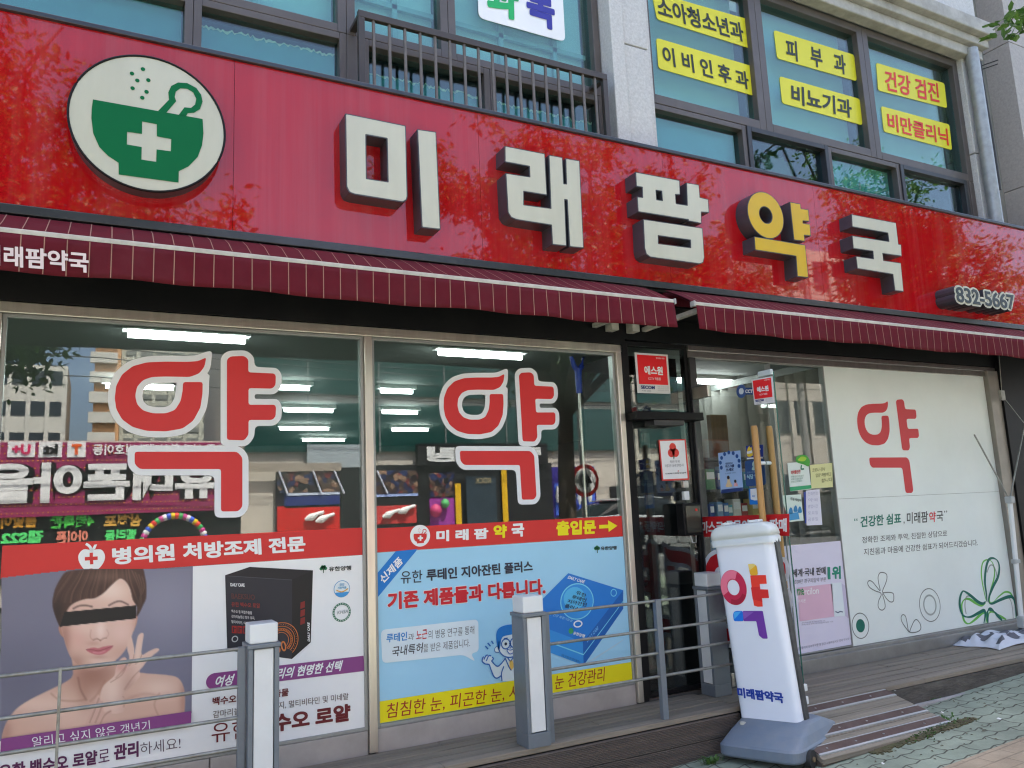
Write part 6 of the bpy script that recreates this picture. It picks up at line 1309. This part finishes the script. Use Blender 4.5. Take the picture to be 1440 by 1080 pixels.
tree("street tree left of the viewer, mirrored as leaves in the left of the red signboard", -2.9, -5.9, [(-.7,-5.9,4.3,.8),(.1,-5.9,5.6,.9),(-1.6,-5.6,6.3,1.1),(-3.5,-5.8,6.6,1.2),(-4.9,-6.2,5.6,1.1),(-2.2,-7.4,6.0,1.1),(-.6,-6.1,3.75,.55),(.2,-6.1,3.9,.4),(1.1,-6.2,5.1,.7),(.3,-5.8,5.0,.8),(-.2,-6.1,6.4,.9),(.9,-5.9,6.1,.8),(-.5,-5.9,7.2,.9),(1.7,-5.9,4.9,.55),(-1.2,-5.8,5.2,.9),(.3,-5.9,5.8,.8),(-2.6,-4.9,5.4,.8),(-1.0,-6.0,6.8,.9)], 3)
tree("street tree right of the viewer, mirrored as leaves in the middle of the red signboard", 6.2, -5.8, [(4.4,-5.7,5.6,.9),(5.2,-5.4,6.7,1.1),(6.6,-5.9,7.4,1.2),(7.9,-5.6,6.5,1.1),(8.9,-5.9,5.4,.9),(6.2,-7.3,6.2,1.1),(6.4,-4.6,5.2,.9),(7.6,-5.5,4.6,.6),(4.9,-6.2,4.3,.5),(9.7,-5.9,6.3,.9),(3.8,-5.8,6.4,.7),(10.6,-5.9,5.6,.8),(8.4,-5.8,5.3,.8)], 11)
tree("farther street tree on the right, mirrored as leaves at the signboard's right end and upstairs", 14.6, -5.9, [(12.6,-5.9,6.2,1.0),(13.4,-5.7,7.9,1.2),(15.2,-6.0,8.6,1.2),(16.6,-5.8,6.6,1.1),(17.6,-5.9,5.4,.9),(14.6,-7.2,7.0,1.2),(11.6,-5.8,7.4,.9),(16.4,-6.2,8.2,1.0),(12.6,-6.1,9.0,.8)], 17, 3.4, .16)
t = tree("street tree whose leafy branch tip hangs into the picture's upper right corner", 10.6, -3.9, [(9.4,-3.2,5.6,.8),(10.8,-3.4,6.6,1.0),(12.0,-4.2,5.8,.9)], 23, 3.2, .13)
r2 = random.Random(5); lv = MB(); bt = CAMP+ray(1416,34)/FPX*6.2; b0 = CAMP+ray(1490,-25)/FPX*6.4; mb = MB(); mb.tube([Vector((9.4,-3.2,5.6)), b0, b0.lerp(bt,.6)+Vector((0,0,.03)), bt], [.03,.014,.008,.004], 6); mb.build("twig", BARK, t)
for (px, py, n) in ((1398,42,8),(1410,30,12),(1425,22,14),(1438,18,14),(1428,46,9),(1440,40,8),(1450,10,16),(1465,-5,16)):
    for k in range(n):
        c = CAMP+ray(px+r2.gauss(0,5), py+r2.gauss(0,5))/FPX*(6.2+r2.gauss(0,.12)); add_leaf(lv, c, .085*r2.uniform(.8,1.3), r2)
lv.build("leaf_spray", LEAF, t)

# small litter on the paving
for i, (px, py) in enumerate(((1405,1011),(1325,1000),(1240,1060),(1375,968))):
    p = atz(px, py, .19); p.z = gz(p.x, p.y); mb = MB(); w = rnd.uniform(.008,.018); mb.obox(p+Vector((0,0,.003)), ((w,.004,0),(-.003,w*.6,.002),(0,0,.0015)))
    o = mb.build("litter", ink(205,205,200)); tag(o, "tiny white paper scrap lying on the green pavers near the ramp", "litter", "paper scraps on the pavers")
dl_ = MB(); rr4 = random.Random(8)
for i in range(150):
    x = rr4.uniform(3.0, 7.5); y = -.72-abs(rr4.gauss(0,.25)) if x > 4.9 else -1.12-abs(rr4.gauss(0,.15)); s_ = rr4.uniform(.006,.016); z = gz(x,y)+.004; a = rr4.uniform(0,6.3); u = Vector((math.cos(a),math.sin(a),0)); v = Vector((-u.y,u.x,0)); c = Vector((x,y,z))
    dl_.add([c-u*s_, c+v*s_*.4+Vector((0,0,.004)), c+u*s_, c-v*s_*.4+Vector((0,0,.002))], [(0,1,2,3)])
o = dl_.build("dry_leaves", mat("dry_leaf", (.10,.075,.04), .9, .5, 30)); o['kind'] = 'stuff'
